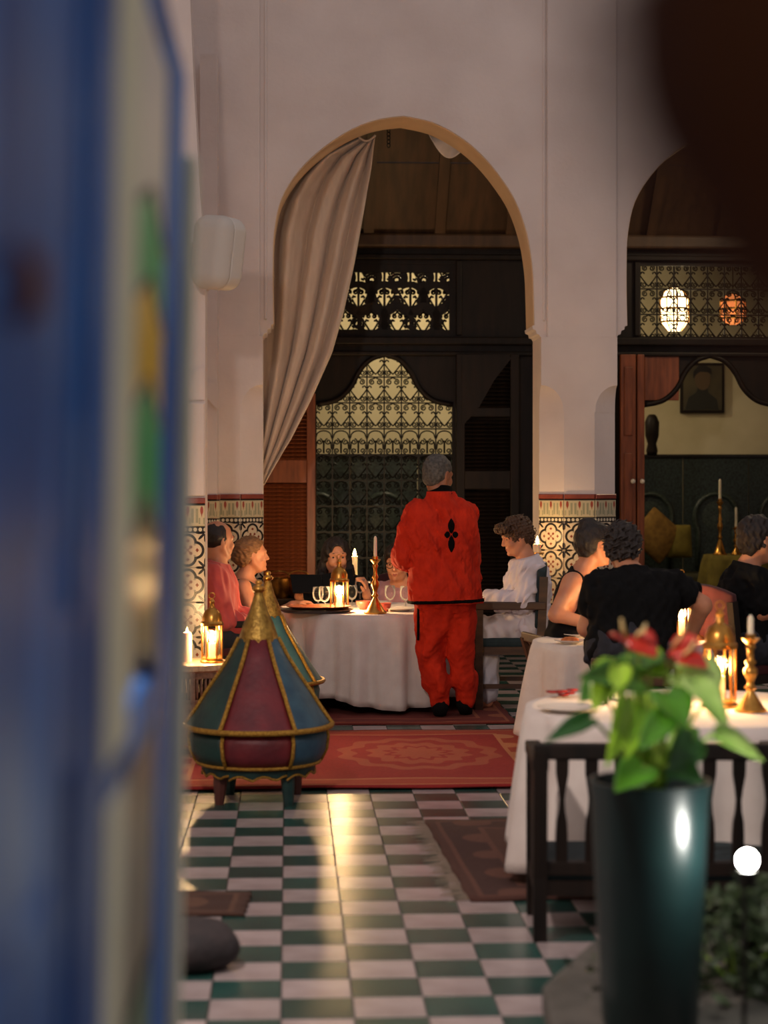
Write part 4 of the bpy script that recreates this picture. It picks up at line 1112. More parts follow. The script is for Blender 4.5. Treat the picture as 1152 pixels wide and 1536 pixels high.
# ------------------------------------------------------------------ wall speaker
sw = P(328, 380, 10.9); e = empty('wall_speaker', sw, math.radians(-32)); e.rotation_euler.y = math.radians(6); tag(e, 'white rounded loudspeaker on a wall bracket above the left pier', 'speaker')
M['spk'] = mat('white_plastic', (206, 200, 192), .45); M['spkg'] = mat('speaker_grille', (190, 184, 176), .6, bump=.2, bscale=300)
F = Field((-.16, -.18, -.26), (.16, .18, .26), .008)
F.ell((0, 0, 0), np.eye(3), (.115, .13, .23), .01)
G = F.copy(); X, Y, Z = F.ax[0][:, None, None], F.ax[1][None, :, None], F.ax[2][None, None, :]
q = np.sqrt((np.maximum(np.abs(X) - .045 - .02 * Z, 0)) ** 2 + (np.maximum(np.abs(Y) - .04, 0)) ** 2 + (np.maximum(np.abs(Z) - .125, 0)) ** 2) - .088
F.d = q.astype(np.float32); G.d = (q - .005).astype(np.float32)
F.plane((0, -.05, 0), (0, -1, 0)); G.plane((0, -.056, 0), (0, 1, 0))
link('speaker_body', F.mesh('speaker_body', M['spk']), e); link('speaker_front', G.mesh('speaker_front', M['spkg']), e)
m = MB(); m.bar((-.1, .07, -.02), (-.24, .12, -.02), .05, .05); m.box(-.27, -.23, .06, .18, -.1, .06); m.build('bracket', M['steel'], e)

# ------------------------------------------------------------------ main dining table
tc = P(566, 719, 12.62); TH_ = .65
cloth_table((tc.x, tc.y), .64, TH_, 'round dining table under the long white cloth, where the diners sit', 'long white cloth draped over the main round dining table', seed=4, drop=.57, folds=17, amp=.075)
def on(px, Z, h=TH_): p = P(px, 719, Z); return (p.x, p.y, h)
lantern(on(509, 12.3), 'brass lantern with a lit candle in the middle of the dining table', h=.32, r=.058, power=26)
candlestick(on(563, 12.12), 'tall brass candlestick with an unlit white candle on the dining table', h=.37, r=.075, ch=.12)
M['tray'] = mat('dark_tray', (46, 30, 24), .35); M['red_bowl'] = mat('red_bowl_glaze', (196, 86, 66), .3)
m = MB(); m.lathe([(.2, 0), (.235, .018), (.235, .022), (.2, .008), (.001, .006)], 30); o = m.build('serving_tray', M['tray'], auto=A30, loc=on(474, 12.22)); o.scale = (1.05, .8, 1); tag(o, 'dark wooden serving tray near the front edge of the dining table', 'tray')
m = MB(); m.lathe([(.15, 0), (.2, .016), (.2, .02), (.15, .008), (.001, .006)], 30); o = m.build('serving_tray', mat('tray_brown', (110, 58, 38), .35), auto=A30, loc=tuple(Vector(on(478, 12.22)) + Vector((0, 0, .022)))); o.scale = (1.05, .8, 1); tag(o, 'reddish-brown tray stacked on the dark tray on the dining table', 'tray')
glass(on(477, 12.5), 'clear stemmed glass left of the table lantern, the leftmost of the pair')
glass(on(487, 12.42), 'clear stemmed glass left of the table lantern, the nearer of the pair', 1.05)
glass(on(528, 12.7), 'clear stemmed glass just right of the table lantern')
glass(on(585, 12.65), 'clear stemmed glass right of the brass candlestick, in front of the pink blouse')
glass(on(608, 12.6), 'clear stemmed glass nearest the waiter on the dining table')
bowl(on(545, 12.5), 'small red bowl between the lantern and the brass candlestick', .05, M['red_bowl'], 'red bowls')
bowl(on(577, 12.3), 'small red bowl right beside the brass candlestick foot', .045, M['red_bowl'], 'red bowls')
plate(on(448, 12.45), 'white plate at the left edge of the dining table', .12, group='dinner plates')
plate(on(600, 12.35), 'white plate in front of the waiter on the dining table', .12, group='dinner plates')
plate(on(560, 13.0), 'white plate at the far side of the dining table', .11, group='dinner plates')

# service table behind, brass pots, candle in a dish
stp = PW(545, 719, 15.0)
cloth_table((stp.x, stp.y), .42, .68, 'small round service table behind the dining guests', 'white cloth on the small service table behind the guests', seed=7, drop=.5, folds=9)
cd = PW(532, 719, 14.85); e = empty('candle', (cd.x, cd.y, .68)); tag(e, 'lit candle in a pale dish behind the long-haired woman', 'candle')
bowl_m = MB(); bowl_m.lathe([(.05, 0), (.075, .03), (.085, .05), (.08, .05), (.06, .02), (.001, .015)], 20); bowl_m.build('dish', M['white_ceramic'], e, smooth=True)
zc = PW(532, 838, 14.85).z - .68
m = MB(); m.lathe([(.022, .015), (.022, zc + .02), (.001, zc + .02)], 14); wb = m.build('wax_body', M['wax'], e, auto=A30); flame_at(wb, (0, 0, zc + .02), 26, .06, .014)
M['copper'] = mat('brass_pot', (178, 128, 62), .28, (120, 80, 36), 12, metal=1)
con = tag(empty('console', (PW(425, 719, 15.3).x, 15.3, 0)), 'dark wooden console behind the woman with pinned-up hair', 'console')
bevel(MB().box(-.3, .3, -.17, .17, .5, .55).build('console_top', M['darkwood'], con), .008)
for a in (-.26, .26):
    for b in (-.13, .13): MB().box(a - .025, a + .025, b - .025, b + .025, 0, .5).build('leg', M['darkwood'], con)
for px, nm, rr in ((418, 'left', .105), (448, 'right', .095)):
    p = PW(px, 719, 15.3); e = empty('brass_pot', (p.x, p.y, .55)); tag(e, 'shiny brass pot on the dark console, the %s one of two' % nm, 'pot', 'brass pots')
    m = MB(); m.lathe([(rr * .8, 0), (rr, .03), (rr, .16), (rr * 1.06, .165), (rr * .96, .165), (rr * .94, .03), (.001, .02)], 24); m.build('pot_body', M['copper'], e, auto=A30)
    m = MB(); m.tube([(rr * math.cos(t), 0, .16 + .06 * math.sin(t)) for t in [k / 10 * math.pi for k in range(11)]], .006, 6); m.build('handle', M['copper'], e, smooth=True)
# tall candle stand by the right jamb
cs = PW(806, 719, 13.55); candle_top = PW(806, 816, 13.55).z
e = empty('candle_stand', (cs.x, cs.y, 0)); tag(e, 'tall brass floor candle stand with a lit candle against the pier', 'candle stand')
m = MB(); m.lathe([(.12, 0), (.12, .015), (.03, .04), (.012, .08), (.012, candle_top - .12), (.02, candle_top - .1), (.012, candle_top - .08), (.05, candle_top - .07), (.05, candle_top - .062), (.001, candle_top - .062)], 16); m.build('stand', M['brass'], e, auto=A30)
m = MB(); m.lathe([(.026, candle_top - .062), (.026, candle_top), (.001, candle_top)], 14); wb = m.build('candle', M['wax'], e, auto=A30); flame_at(wb, (0, 0, candle_top), 4.5, .06, .013)

# ------------------------------------------------------------------ right-hand tables
M['teal_seat'] = mat('teal_cushion', (30, 52, 56), .8, (22, 40, 46), 30)
M['velvet'] = mat('red_velvet', (76, 16, 20), .85, (56, 11, 15), 8, sheen=.08)
t2 = P(930, 719, 10.2)
cloth_table((t2.x, t2.y), .47, .64, 'small round table at right in front of the man in the black shirt', 'white cloth on the small table beside the woman in the black tank top', seed=9, drop=.5, folds=11)
plate((*P(855, 719, 10.0).to_2d(), .64), 'white plate with orange food on the small right table', .085, group='plates on the small table')
m = MB(); m.lathe([(.05, 0), (.05, .01), (.03, .022), (.001, .026)], 14); o = m.build('food', mat('orange_food', (214, 130, 66), .7, (180, 90, 40), 40, bump=.4), smooth=True, loc=(*P(855, 719, 10.0).to_2d(), .652)); tag(o, 'orange food heaped on the white plate at right', 'food')
plate((*P(866, 719, 10.4).to_2d(), .64), 'empty white plate behind the plate of orange food', .08, group='plates on the small table')
lantern((*P(1022, 719, 10.2).to_2d(), .64), 'lit lantern glowing under the arm of the man in the black shirt', h=.34, r=.06, power=22)
candlestick((*P(1044, 719, 10.25).to_2d(), .64), 'white candle in a holder beside the red velvet chair', h=.16, r=.05, ch=.13, cr=.013)
# foreground table
t4 = P(1034, 719, 7.15)
cloth_table((t4.x, t4.y), .62, .65, 'round table in the right foreground', 'blurred white cloth on the right foreground table', seed=15, drop=.56, folds=12)
lantern((*P(1080, 719, 7.15).to_2d(), .65), 'brass lantern with a lit candle on the foreground table', h=.37, r=.06, power=14)
candlestick((*P(1126, 719, 7.0).to_2d(), .65), 'brass candlestick with a pale candle on the foreground table', h=.29, r=.06, ch=.06, cr=.012)
for px, Z, lb in ((900, 7.2, 'small glass candle holder on the foreground table, the left one'), (925, 7.35, 'small glass candle holder on the foreground table, the right one')):
    p = P(px, 719, Z); e = empty('candle_holder', (p.x, p.y, .65)); tag(e, lb, 'candle holder', 'tea lights'); m = MB(); m.lathe([(.02, 0), (.028, .004), (.03, .05), (.027, .05), (.025, .008), (.001, .006)], 14); m.build('cup', M['lglass'], e, smooth=True); m = MB(); m.lathe([(.02, .01), (.02, .022), (.001, .022)], 12); wb = m.build('wax', M['wax'], e); flame_at(wb, (0, 0, .022), 1.2, .018, .005)
plate((*P(850, 719, 7.0).to_2d(), .65), 'white plate at the left of the foreground table', .11)
m = MB()
for k in range(7): a = k * .9; m.lathe([(.001, 0), (.02, .004), (.024, .01), (.001, .012)], 8, (.05 * math.cos(a) * (k > 0), .04 * math.sin(a) * (k > 0), .004 * k))
o = m.build('rose_petals', mat('red_petals', (150, 30, 34), .7), smooth=True, loc=(*P(845, 719, 7.45).to_2d(), .652)); tag(o, 'scatter of red rose petals on the foreground tablecloth', 'petals', kind='stuff')
fc = P(985, 719, 6.33)
chair('wooden_bench', 'wide dark wooden bench with shaped back slats in front of the foreground table', (fc.x, fc.y, 0), math.radians(-4), w=.86, d=.42, sh=.22, bh=.63, arms=.585, side=True, wood=M['darkwood'], seat=M['teal_seat'], back='slats', slats=8, lean=.04, cat='bench', low=.02)
# diners' chairs
bc = P(762, 719, 12.5)
chair('armchair', 'dark wooden armchair with teal cushions holding the boy in white', (bc.x, bc.y, 0), math.radians(86), w=.54, d=.46, sh=.44, bh=.88, seat=M['teal_seat'], arms=.69, lean=.02, leg=.055)
p = P(318, 719, 12.05)
chair('armchair', 'dark red armchair holding the man in the pink shirt', (p.x - .02, p.y, 0), math.radians(-80), w=.52, d=.48, sh=.42, bh=.66, seat=M['velvet'], wood=M['darkwood'], arms=.6, lean=.03)
p = P(358, 719, 12.75)
chair('dining_chair', 'dark chair holding the woman with pinned-up hair', (p.x - .04, p.y, 0), math.radians(-85), w=.46, d=.44, sh=.42, bh=.62, seat=M['velvet'], wood=M['darkwood'])
p = P(505, 719, 13.5)
chair('dining_chair', 'dark chair holding the long-haired woman behind the dining table', (p.x, p.y + .05, 0), math.pi, w=.46, d=.44, sh=.42, bh=.75, seat=M['velvet'], wood=M['darkwood'])
p = P(603, 719, 13.5)
chair('dining_chair', 'dark chair holding the woman in the pink blouse', (p.x, p.y + .05, 0), math.pi, w=.46, d=.44, sh=.42, bh=.75, seat=M['velvet'], wood=M['darkwood'])
p = P(948, 719, 9.45)
chair('dining_chair', 'low-backed wooden chair holding the man in the black shirt', (p.x, p.y, 0), math.radians(-3), w=.46, d=.42, sh=.42, bh=.61, seat=M['teal_seat'], back='slats', slats=4, lean=.03)
p = P(862, 719, 10.75)
chair('dining_chair', 'wooden chair holding the woman in the black tank top', (p.x + .02, p.y + .05, 0), math.radians(-78), w=.46, d=.42, sh=.42, bh=.6, seat=M['velvet'], back='slats', slats=3)
p = P(1100, 719, 10.7)
chair('dining_chair', 'red velvet upholstered chair holding the man at the far right', (p.x, p.y, 0), math.radians(-55), w=.5, d=.46, sh=.44, bh=.84, seat=M['velvet'], wood=M['darkwood'], lean=.06)

# ------------------------------------------------------------------ salon furniture behind the right bay
M['olive'] = mat('olive_cloth', (128, 112, 40), .9, (104, 90, 30), 10); M['mustard'] = mat('mustard_cushion', (150, 112, 46), .85, (120, 86, 34), 20)
def back_pt(px, Y): return PW(px, 719, Y)
p = back_pt(1112, 18.0)
cloth_table((p.x, p.y), .36, PW(1100, 832, 18.0).z, 'small round table in the back room at right', 'olive green cloth on the back room table', seed=21, drop=.6, folds=10, m_=M['olive'])
zt = PW(1100, 832, 18.0).z
candlestick((*back_pt(1080, 18.0).to_2d(), zt), 'tall brass candlestick with a white candle on the olive table', h=PW(1080, 748, 18).z - zt, r=.07, ch=.18, cr=.014)
candlestick((*back_pt(1104, 18.0).to_2d(), zt), 'thin brass candlestick with a white candle on the olive table', h=PW(1080, 790, 18).z - zt, r=.05, ch=.18, cr=.013)
def cushion(px, py, Y, w, h, m_, label, rot=0):
    F = Field((-w, -.14, -h), (w, .14, h), .012); X, Y_, Z = F.ax[0][:, None, None], F.ax[1][None, :, None], F.ax[2][None, None, :]
    t = np.maximum(1 - (np.abs(X) / (w * .5)) ** 2.6, 0) * np.maximum(1 - (np.abs(Z) / (h * .5)) ** 2.6, 0)
    F.d = (np.maximum(np.maximum(np.abs(X) - w * .5, np.abs(Z) - h * .5), np.abs(Y_) - .012 - .075 * np.sqrt(t))).astype(np.float32) * .6
    p = PW(px, py, Y); o = link('cushion', F.mesh('cushion', m_), None, p, (math.radians(-12), rot, 0)); tag(o, label, 'cushion', 'sofa cushions')
sofa = empty('sofa', (PW(1010, 719, 18.9).x, 18.9, 0)); tag(sofa, 'dark green banquette along the tiled wall of the back room', 'sofa')
bevel(MB().box(-1.3, 1.6, -.35, .45, .05, .36).build('sofa_base', M['darkwood'], sofa), .01)
bevel(MB().box(-1.3, 1.6, -.37, .45, .36, .56).build('seat_cushion', mat('sofa_green', (58, 56, 34), .9), sofa), .05, 3)
cushion(985, 803, 18.95, .42, .42, M['mustard'], 'mustard cushion set on its corner against the dark tiles', math.radians(42))
cushion(1018, 812, 18.98, .26, .34, M['olive'], 'olive upright cushion on the back room banquette')
# framed portrait (plain figure) on the cream wall
pf = empty('framed_portrait', PW(1053, 582, RY - .02)); tag(pf, 'dark framed portrait of a figure hanging on the cream wall', 'picture')
w_, h_ = .47, .53
bevel(MB().box(-w_ / 2, w_ / 2, -.03, .015, -h_ / 2, h_ / 2).build('frame', M['darkwood'], pf), .008)
MB().box(-w_ / 2 + .03, w_ / 2 - .03, -.034, -.02, -h_ / 2 + .03, h_ / 2 - .03).build('canvas', mat('portrait_ground', (92, 82, 56), .6, (66, 60, 44), 4), pf)
m = MB(); m.prism([(-.19, -.23), (.17, -.23), (.15, -.12), (.06, -.05), (.05, 0), (-.05, 0), (-.07, -.05), (-.15, -.1)], -.037, -.03); m.build('painted_shoulders', mat('portrait_dark', (36, 36, 30), .6), pf)
m = MB(); m.prism([(.085 * math.cos(t), .09 + .115 * math.sin(t)) for t in [k / 16 * 2 * math.pi for k in range(16)]], -.038, -.03); m.build('painted_face', mat('portrait_face', (96, 76, 52), .6), pf)
m = MB(); m.prism([(-.1, .1), (-.1, .17), (-.05, .23), (.03, .24), (.09, .2), (.095, .14), (.05, .165), (-.03, .17), (-.07, .14)], -.04, -.03); m.build('painted_hair', mat('portrait_hair', (24, 22, 20), .6), pf)
# lit lanterns seen through the iron transom, and two added out of view
def room_lantern(px, py, Y, r, h, c, s, power, label):
    p = PW(px, py, Y); e = empty('hanging_lantern', p); tag(e, label, 'lantern')
    m = MB(); m.lathe([(r * .5, -h / 2), (r, -h * .3), (r, h * .25), (r * .6, h * .42), (r * .1, h / 2)], 8); m.build('glass_body', emit('lantern_glow_%d' % px, c, s), e)
    for k in range(8):
        a = 2 * math.pi * k / 8; m = MB(); m.tube([(q * math.cos(a) * 1.03, q * math.sin(a) * 1.03, z) for q, z in ((r * .5, -h / 2), (r, -h * .3), (r, h * .25), (r * .6, h * .42), (r * .1, h / 2))], .008, 4); m.build('rib', M['brass'], e)
    for z in (-h * .3, 0, h * .25): m = MB(); m.lathe([(r * 1.03, z - .01), (r * 1.07, z), (r * 1.03, z + .01)], 8); m.build('band', M['brass'], e)
    m = MB(); m.tube([(0, 0, h / 2), (0, 0, 4.9 - p.z)], .006, 5); m.build('chain', M['iron'], e)
    l = lamp('lantern_light', 'POINT', (0, 0, 0), power, (1, .8, .52), r * 1.3); l.parent = e; l.location = (0, -r * 2.2, -h * .6)
room_lantern(1012, 463, 17.6, .13, .42, (255, 226, 170), 6, 3.5, 'bright glass lantern glowing behind the iron transom at right')
room_lantern(1100, 463, 17.9, .12, .3, (230, 130, 70), 1.6, 2, 'dim amber lantern glowing behind the iron transom, near the picture edge')
room_lantern(1195, 235, 15.2, .13, .36, (255, 214, 150), 5, 34, 'lantern added out of view to light the ceiling of the right arch gallery')  # unseen lantern, put in to light the gallery ceiling
room_lantern(640, 330, 18.2, .14, .4, (255, 226, 180), 4, 85, 'lantern added out of view to light the back room wall')  # hidden by the screen, added to brighten the cream wall

# small framed things in the arch: hanging chandelier tail
e = empty('hanging_chain', PW(583, 190, 14.9)); tag(e, 'short dark pendant chain hanging near the top of the arch', 'chain')
for k in range(6): m = MB(); m.tube([(.012 * math.cos(t), 0, -.03 * k + .018 * math.sin(t)) for t in [q / 10 * 2 * math.pi for q in range(11)]], .004, 5); m.build('chain_link', M['iron'], e)
m = MB(); m.tube([(0, 0, .01), (0, 0, 4.76 - e.location.z)], .004, 4); m.build('rod', M['iron'], e)
# ------------------------------------------------------------------ people
def jj(**k): return {n: P(*v) for n, v in k.items()}
M['red_wool'] = mat('red_tunic_cloth', (198, 47, 23), .85, (178, 38, 18), 14, bump=.15, bscale=160, spec=.2)
M['trim'] = mat('black_braid', (9, 7, 7), .85, spec=.1)
M['pink_shirt'] = mat('pink_shirt', (204, 84, 78), .8, (190, 70, 68), 12, sheen=.2)
M['mauve'] = mat('mauve_blouse', (186, 140, 146), .8, (170, 122, 130), 12, sheen=.2)
M['white_shirt'] = mat('white_shirt', (224, 218, 226), .8, (212, 205, 216), 10, bump=.1, bscale=100)
M['grey_tank'] = mat('charcoal_top', (58, 54, 50), .85, (44, 42, 40), 30)
M['denim'] = mat('dark_trousers', (40, 42, 52), .85, (30, 32, 40), 30)

# --- waiter
Zw = 11.85
def tunic(c):
    F = Field(c['lo'], c['hi'], .006)
    c['torso'](F, .022, 1.0)
    F.cone(c['pel'] - c['ax'] * .06 + vec((0, 0, -.06)), c['pel'] + c['ax'] * .075 + vec((0, 0, -.06)), .15, .15, .08)
    for q in 'lr': c['arm'](F, q, .034, .03, 1.92, .012)
    F.ripple(.008, 42, 5, (1, 1, .22), .9); F.ripple(.0025, 90, 6, (1, 1, .5))
    F.plane(c['nb'] + vec((0, 0, .005)), (0, 0, 1)); F.plane((0, 0, .735), (0, .0, -1))
    link('tunic', F.mesh('tunic', M['red_wool'], c['root']), c['e'])
    X, Y, Z = F.ax[0][:, None, None], F.ax[1][None, :, None], F.ax[2][None, None, :]
    B = F.copy(); B.d = np.maximum(B.d - .005, np.abs(Z - .75 - .03 * (X - c['pel'][0])) - .011).astype(np.float32); link('hem_braid', B.mesh('hem_braid', M['trim'], c['root']), c['e'])
    # four-petalled emblem on the back
    b = P(674, 801, Zw); x = X - b.x; z = Z - b.z
    def petal(u, v, l, w, o):
        return np.abs(u) / w + ((v - o) / l) ** 2 - 1
    e = np.minimum(np.minimum(petal(x, z, .05, .022, .054), petal(x, -z, .056, .022, .058)), np.minimum(petal(z, x, .021, .022, .026), petal(z, -x, .021, .022, .026)))
    G = F.copy(); G.d = np.maximum(np.maximum(G.d - .0045, e * .015), Y - c['pel'][1]).astype(np.float32); link('emblem', G.mesh('emblem', M['trim'], c['root']), c['e'])
    K = Field(c['nb'] - .16, c['nb'] + .16, .006); K.cone(c['nb'] - vec((0, 0, .03)), c['nb'] + vec((0, .02, .03)), .088, .075, .01); K.plane(c['nb'] + vec((0, 0, .036)), (0, .2, 1)); K.plane(c['nb'] - vec((0, 0, .014)), (0, 0, -1)); link('collar', K.mesh('collar', M['trim'], c['root']), c['e'])
    s0 = P(628, 888, Zw - .03); V = Field((s0.x - .06, s0.y - .2, .5), (s0.x + .06, s0.y + .2, .86), .006)
    a, bb = P(628, 886, Zw - .06), P(627, 965, Zw - .05); V.cone(a, bb, .009, .009, 0); link('side_slit_braid', V.mesh('side_slit_braid', M['trim'], c['root']), c['e'])
def waiter_trousers(c):
    F = Field(c['lo'], c['hi'], .0065); J = c['J']
    F.cone(J['hl'], J['hr'], .128, .128, .05); F.cone(c['pel'], c['pel'] + vec((0, 0, .1)), .13, .13, .05); F.cone(c['pel'], c['pel'] - vec((0, 0, .2)), .13, .06, .05)
    for q in 'lr':
        F.cone(J['h' + q], J['k' + q], .112, .086, .04); F.cone(J['k' + q], lerp(J['k' + q], J['a' + q], .6), .086, .074, .02); F.cone(lerp(J['k' + q], J['a' + q], .55), lerp(J['k' + q], J['a' + q], .92), .078, .056, .02)
    F.ripple(.009, 48, 4, (1, 1, .2), .6); F.ripple(.002, 100, 8)
    F.plane(c['pel'] + vec((0, 0, .1)), (0, 0, 1)); link('trousers', F.mesh('trousers', M['red_wool'], c['root']), c['e'])
def hair_short(g=.006, low=-.05, amp=.002):
    def f(G, T, R, s):
        cap(G, T, R, s, g, low); G.ripple(amp, 90, 3)
    return f
person('waiter standing with his back turned, in a red tunic and baggy red trousers', jj(
    hl=(651, 888, Zw), hr=(683, 888, Zw), kl=(644, 976, Zw + .02), kr=(692, 974, Zw + .05), al=(660, 1057, Zw), ar=(697, 1053, Zw + .06), tl=(660, 1070, Zw + .13), tr=(699, 1068, Zw + .18),
    sl=(627, 773, Zw), sr=(694, 771, Zw), el=(606, 836, Zw + .02), er=(702, 840, Zw + .02), wl=(630, 844, Zw + .24), wr=(692, 850, Zw + .24), nk=(660, 738, Zw + .01)),
    (P(657, 714, Zw + .03), 42, 12, 0), M['skin_dark'], hair_short(.007, -.06), M['hair_grey'], [waiter_trousers, tunic, shoes(M['black'])],
    hands=(('l', (.3, 1, 0), (0, .2, 1), 1, .6), ('r', (-.3, 1, 0), (0, .2, 1), -1, .6)), H=.0065, hs=1.03, build=1.02)

# --- boy in white
Zb = 12.5
def hair_curly(G, T, R, s):
    G.ell(T(0, -.01, .05), R, (.096 * s, .112 * s, .1 * s), .01)
    for a in range(9):
        t = -1.3 + 2.6 * a / 8; G.ell(T(.07 * math.sin(t), .075 + .02 * math.cos(t), .085), R, (.03, .034, .03), .015)
    G.ell(T(0, -.06, .0), R, (.078, .055, .07), .03)
    G.ripple(.008, 170, 7, (1, 1, 1))
    G.ell(T(0, .1, -.05), R, (.07, .085, .095), .01, True)
    G.plane(T(0, 0, -.05), R @ vec((0, .5, -1)))
person('boy in a white shirt sitting in profile at the dining table', jj(
    hl=(790, 940, Zb - .09), hr=(790, 940, Zb + .11), kl=(726, 946, Zb - .12), kr=(728, 946, Zb + .14), al=(730, 1048, Zb - .12), ar=(732, 1045, Zb + .14), tl=(706, 1054, Zb - .12), tr=(708, 1050, Zb + .14),
    sl=(795, 853, Zb - .15), sr=(788, 853, Zb + .17), el=(788, 903, Zb - .2), er=(778, 900, Zb + .22), wl=(734, 902, Zb - .14), wr=(732, 898, Zb + .16), nk=(790, 838, Zb)),
    (P(776, 806, Zb), -98, 16, 0), M['skin'], hair_curly, M['hair_brown'], [top('shirt', M['white_shirt'], .022, 1.9, .022, .015, .02, .009, 44, 8), trousers(mat('white_trousers', (214, 208, 214), .85), .018, .03, 1.9)],
    hands=(('l', (-1, 0, -.15), (0, -.3, 1), -1, .5), ('r', (-1, 0, -.15), (0, .3, 1), 1, .5)), H=.0065, hs=1.0, build=.95)

# --- man in pink shirt
Zm = 12.05
def hair_balding(G, T, R, s):
    G.ell(T(0, -.02, .03), R, (.083 * s, .1 * s, .085 * s), .01)
    G.plane(T(0, .012, 0), R @ vec((0, 1, .1)))
    G.ell(T(0, .055, .135), R, (.05, .08, .05), .02, True); G.plane(T(0, 0, -.05), R @ vec((0, .2, -1))); G.ripple(.002, 80, 2)
person('balding man in a pink shirt at the left of the dining table', jj(
    hl=(322, 952, Zm + .1), hr=(318, 952, Zm - .1), kl=(378, 955, Zm + .12), kr=(376, 958, Zm - .1), al=(376, 1055, Zm + .12), ar=(374, 1060, Zm - .1), tl=(402, 1058, Zm + .12), tr=(400, 1064, Zm - .1),
    sl=(328, 862, Zm + .2), sr=(316, 866, Zm - .17), el=(348, 922, Zm + .2), er=(338, 930, Zm - .2), wl=(392, 930, Zm + .16), wr=(384, 940, Zm - .1), nk=(326, 846, Zm)),
    (P(327, 812, Zm), 54, 4, 0), M['skin'], hair_balding, M['hair_dark'], [top('shirt', M['pink_shirt'], .016, 1.95, .016, .02, .05, .008, 44, 9), trousers(M['denim'])],
    hands=(('l', (1, 0, 0), (0, 0, 1), 1, .4), ('r', (1, .2, 0), (0, 0, 1), -1, .4)), hs=1.06, build=1.02)

# --- woman with pinned-up hair
Z2 = 12.75
def hair_pinned(G, T, R, s):
    cap(G, T, R, s, .013, -.05); G.ell(T(0, -.1, .0), R, (.05, .045, .05), .02); G.ripple(.0025, 150, 5)
person('woman with pinned-up fair hair in a dark sleeveless top', jj(
    hl=(362, 950, Z2 + .1), hr=(358, 950, Z2 - .1), kl=(415, 952, Z2 + .12), kr=(415, 955, Z2 - .1), al=(412, 1040, Z2 + .12), ar=(412, 1045, Z2 - .1), tl=(432, 1046, Z2 + .12), tr=(432, 1050, Z2 - .1),
    sl=(378, 880, Z2 + .17), sr=(364, 882, Z2 - .15), el=(406, 925, Z2 + .2), er=(384, 930, Z2 - .2), wl=(438, 908, Z2 + .12), wr=(438, 916, Z2 - .1), nk=(364, 868, Z2)),
    (P(378, 834, Z2), 78, -2, 0), M['skin'], hair_pinned, M['hair_blond'], [top('tank_top', M['grey_tank'], .009, 0, 0, .03, .05, .002, 24, 3, tank=True), trousers(mat('pale_trousers', (196, 184, 186), .85))],
    hands=(('l', (1, .1, .2), (0, .3, 1), 1, .5), ('r', (1, .1, .2), (0, -.3, 1), -1, .5)), build=.9, arms_r=.92, bust=1, hs=1.0)

# --- long-haired woman facing the camera
Z3 = 13.45
def hair_long(G, T, R, s):
    G.ell(T(0, -.016, .042), R, (.09 * s, .108 * s, .098 * s), .01)
    for q in (-1, 1):
        G.cone(T(q * .07, -.01, .02), T(q * .1, -.01, -.2), .034, .042, .03); G.cone(T(q * .085, -.03, -.1), T(q * .115, .01, -.28), .045, .03, .03)
    G.cone(T(0, -.07, 0), T(0, -.08, -.24), .07, .07, .03); G.ripple(.003, 60, 6)
    G.ell(T(0, .1, -.012), R, (.056, .095, .108), .012, True); G.ripple(.002, 160, 8)
person('woman with long dark hair in black, facing the camera behind the table', jj(
    hl=(522, 945, Z3), hr=(488, 945, Z3), kl=(530, 950, Z3 - .4), kr=(480, 950, Z3 - .4), al=(530, 1040, Z3 - .42), ar=(480, 1040, Z3 - .42), tl=(530, 1050, Z3 - .55), tr=(480, 1050, Z3 - .55),
    sl=(539, 878, Z3), sr=(470, 878, Z3), el=(556, 918, Z3 - .12), er=(455, 918, Z3 - .14), wl=(550, 893, Z3 - .34), wr=(448, 895, Z3 - .36), nk=(505, 868, Z3)),
    (P(504, 836, Z3 - .02), 172, 4, 0), M['skin'], hair_long, M['hair_dark'], [top('dress', M['black'], .012, 1.6, .012, .02, .05, .004, 24, 4), trousers(M['black'], name='skirt')],
    hands=(('l', (-.1, -.3, 1), (1, -.2, 0), -1, .8), ('r', (.1, -.3, 1), (-1, -.2, 0), 1, .7)), build=.9, arms_r=.92, bust=1, hs=1.08)
M['menu'] = mat('black_menu', (5, 5, 6), .5, spec=.15); mn = P(484, 876, 13.0); e = empty('menu_folder', mn, 0); e.rotation_euler = (math.radians(-48), math.radians(-5), math.radians(4)); tag(e, 'open black menu folder held up over the dining table', 'menu')
bevel(MB().box(-.22, -.002, -.004, .004, -.09, .09).build('cover', M['menu'], e, rot=(0, 0, math.radians(8))), .002); bevel(MB().box(.002, .22, -.004, .004, -.09, .09).build('cover', M['menu'], e, rot=(0, 0, math.radians(-8))), .002)
glass(tuple(P(540, 888, 13.08) + Vector((0, 0, -.06))), 'stemmed glass held up in the hand of the long-haired woman', 1.0)

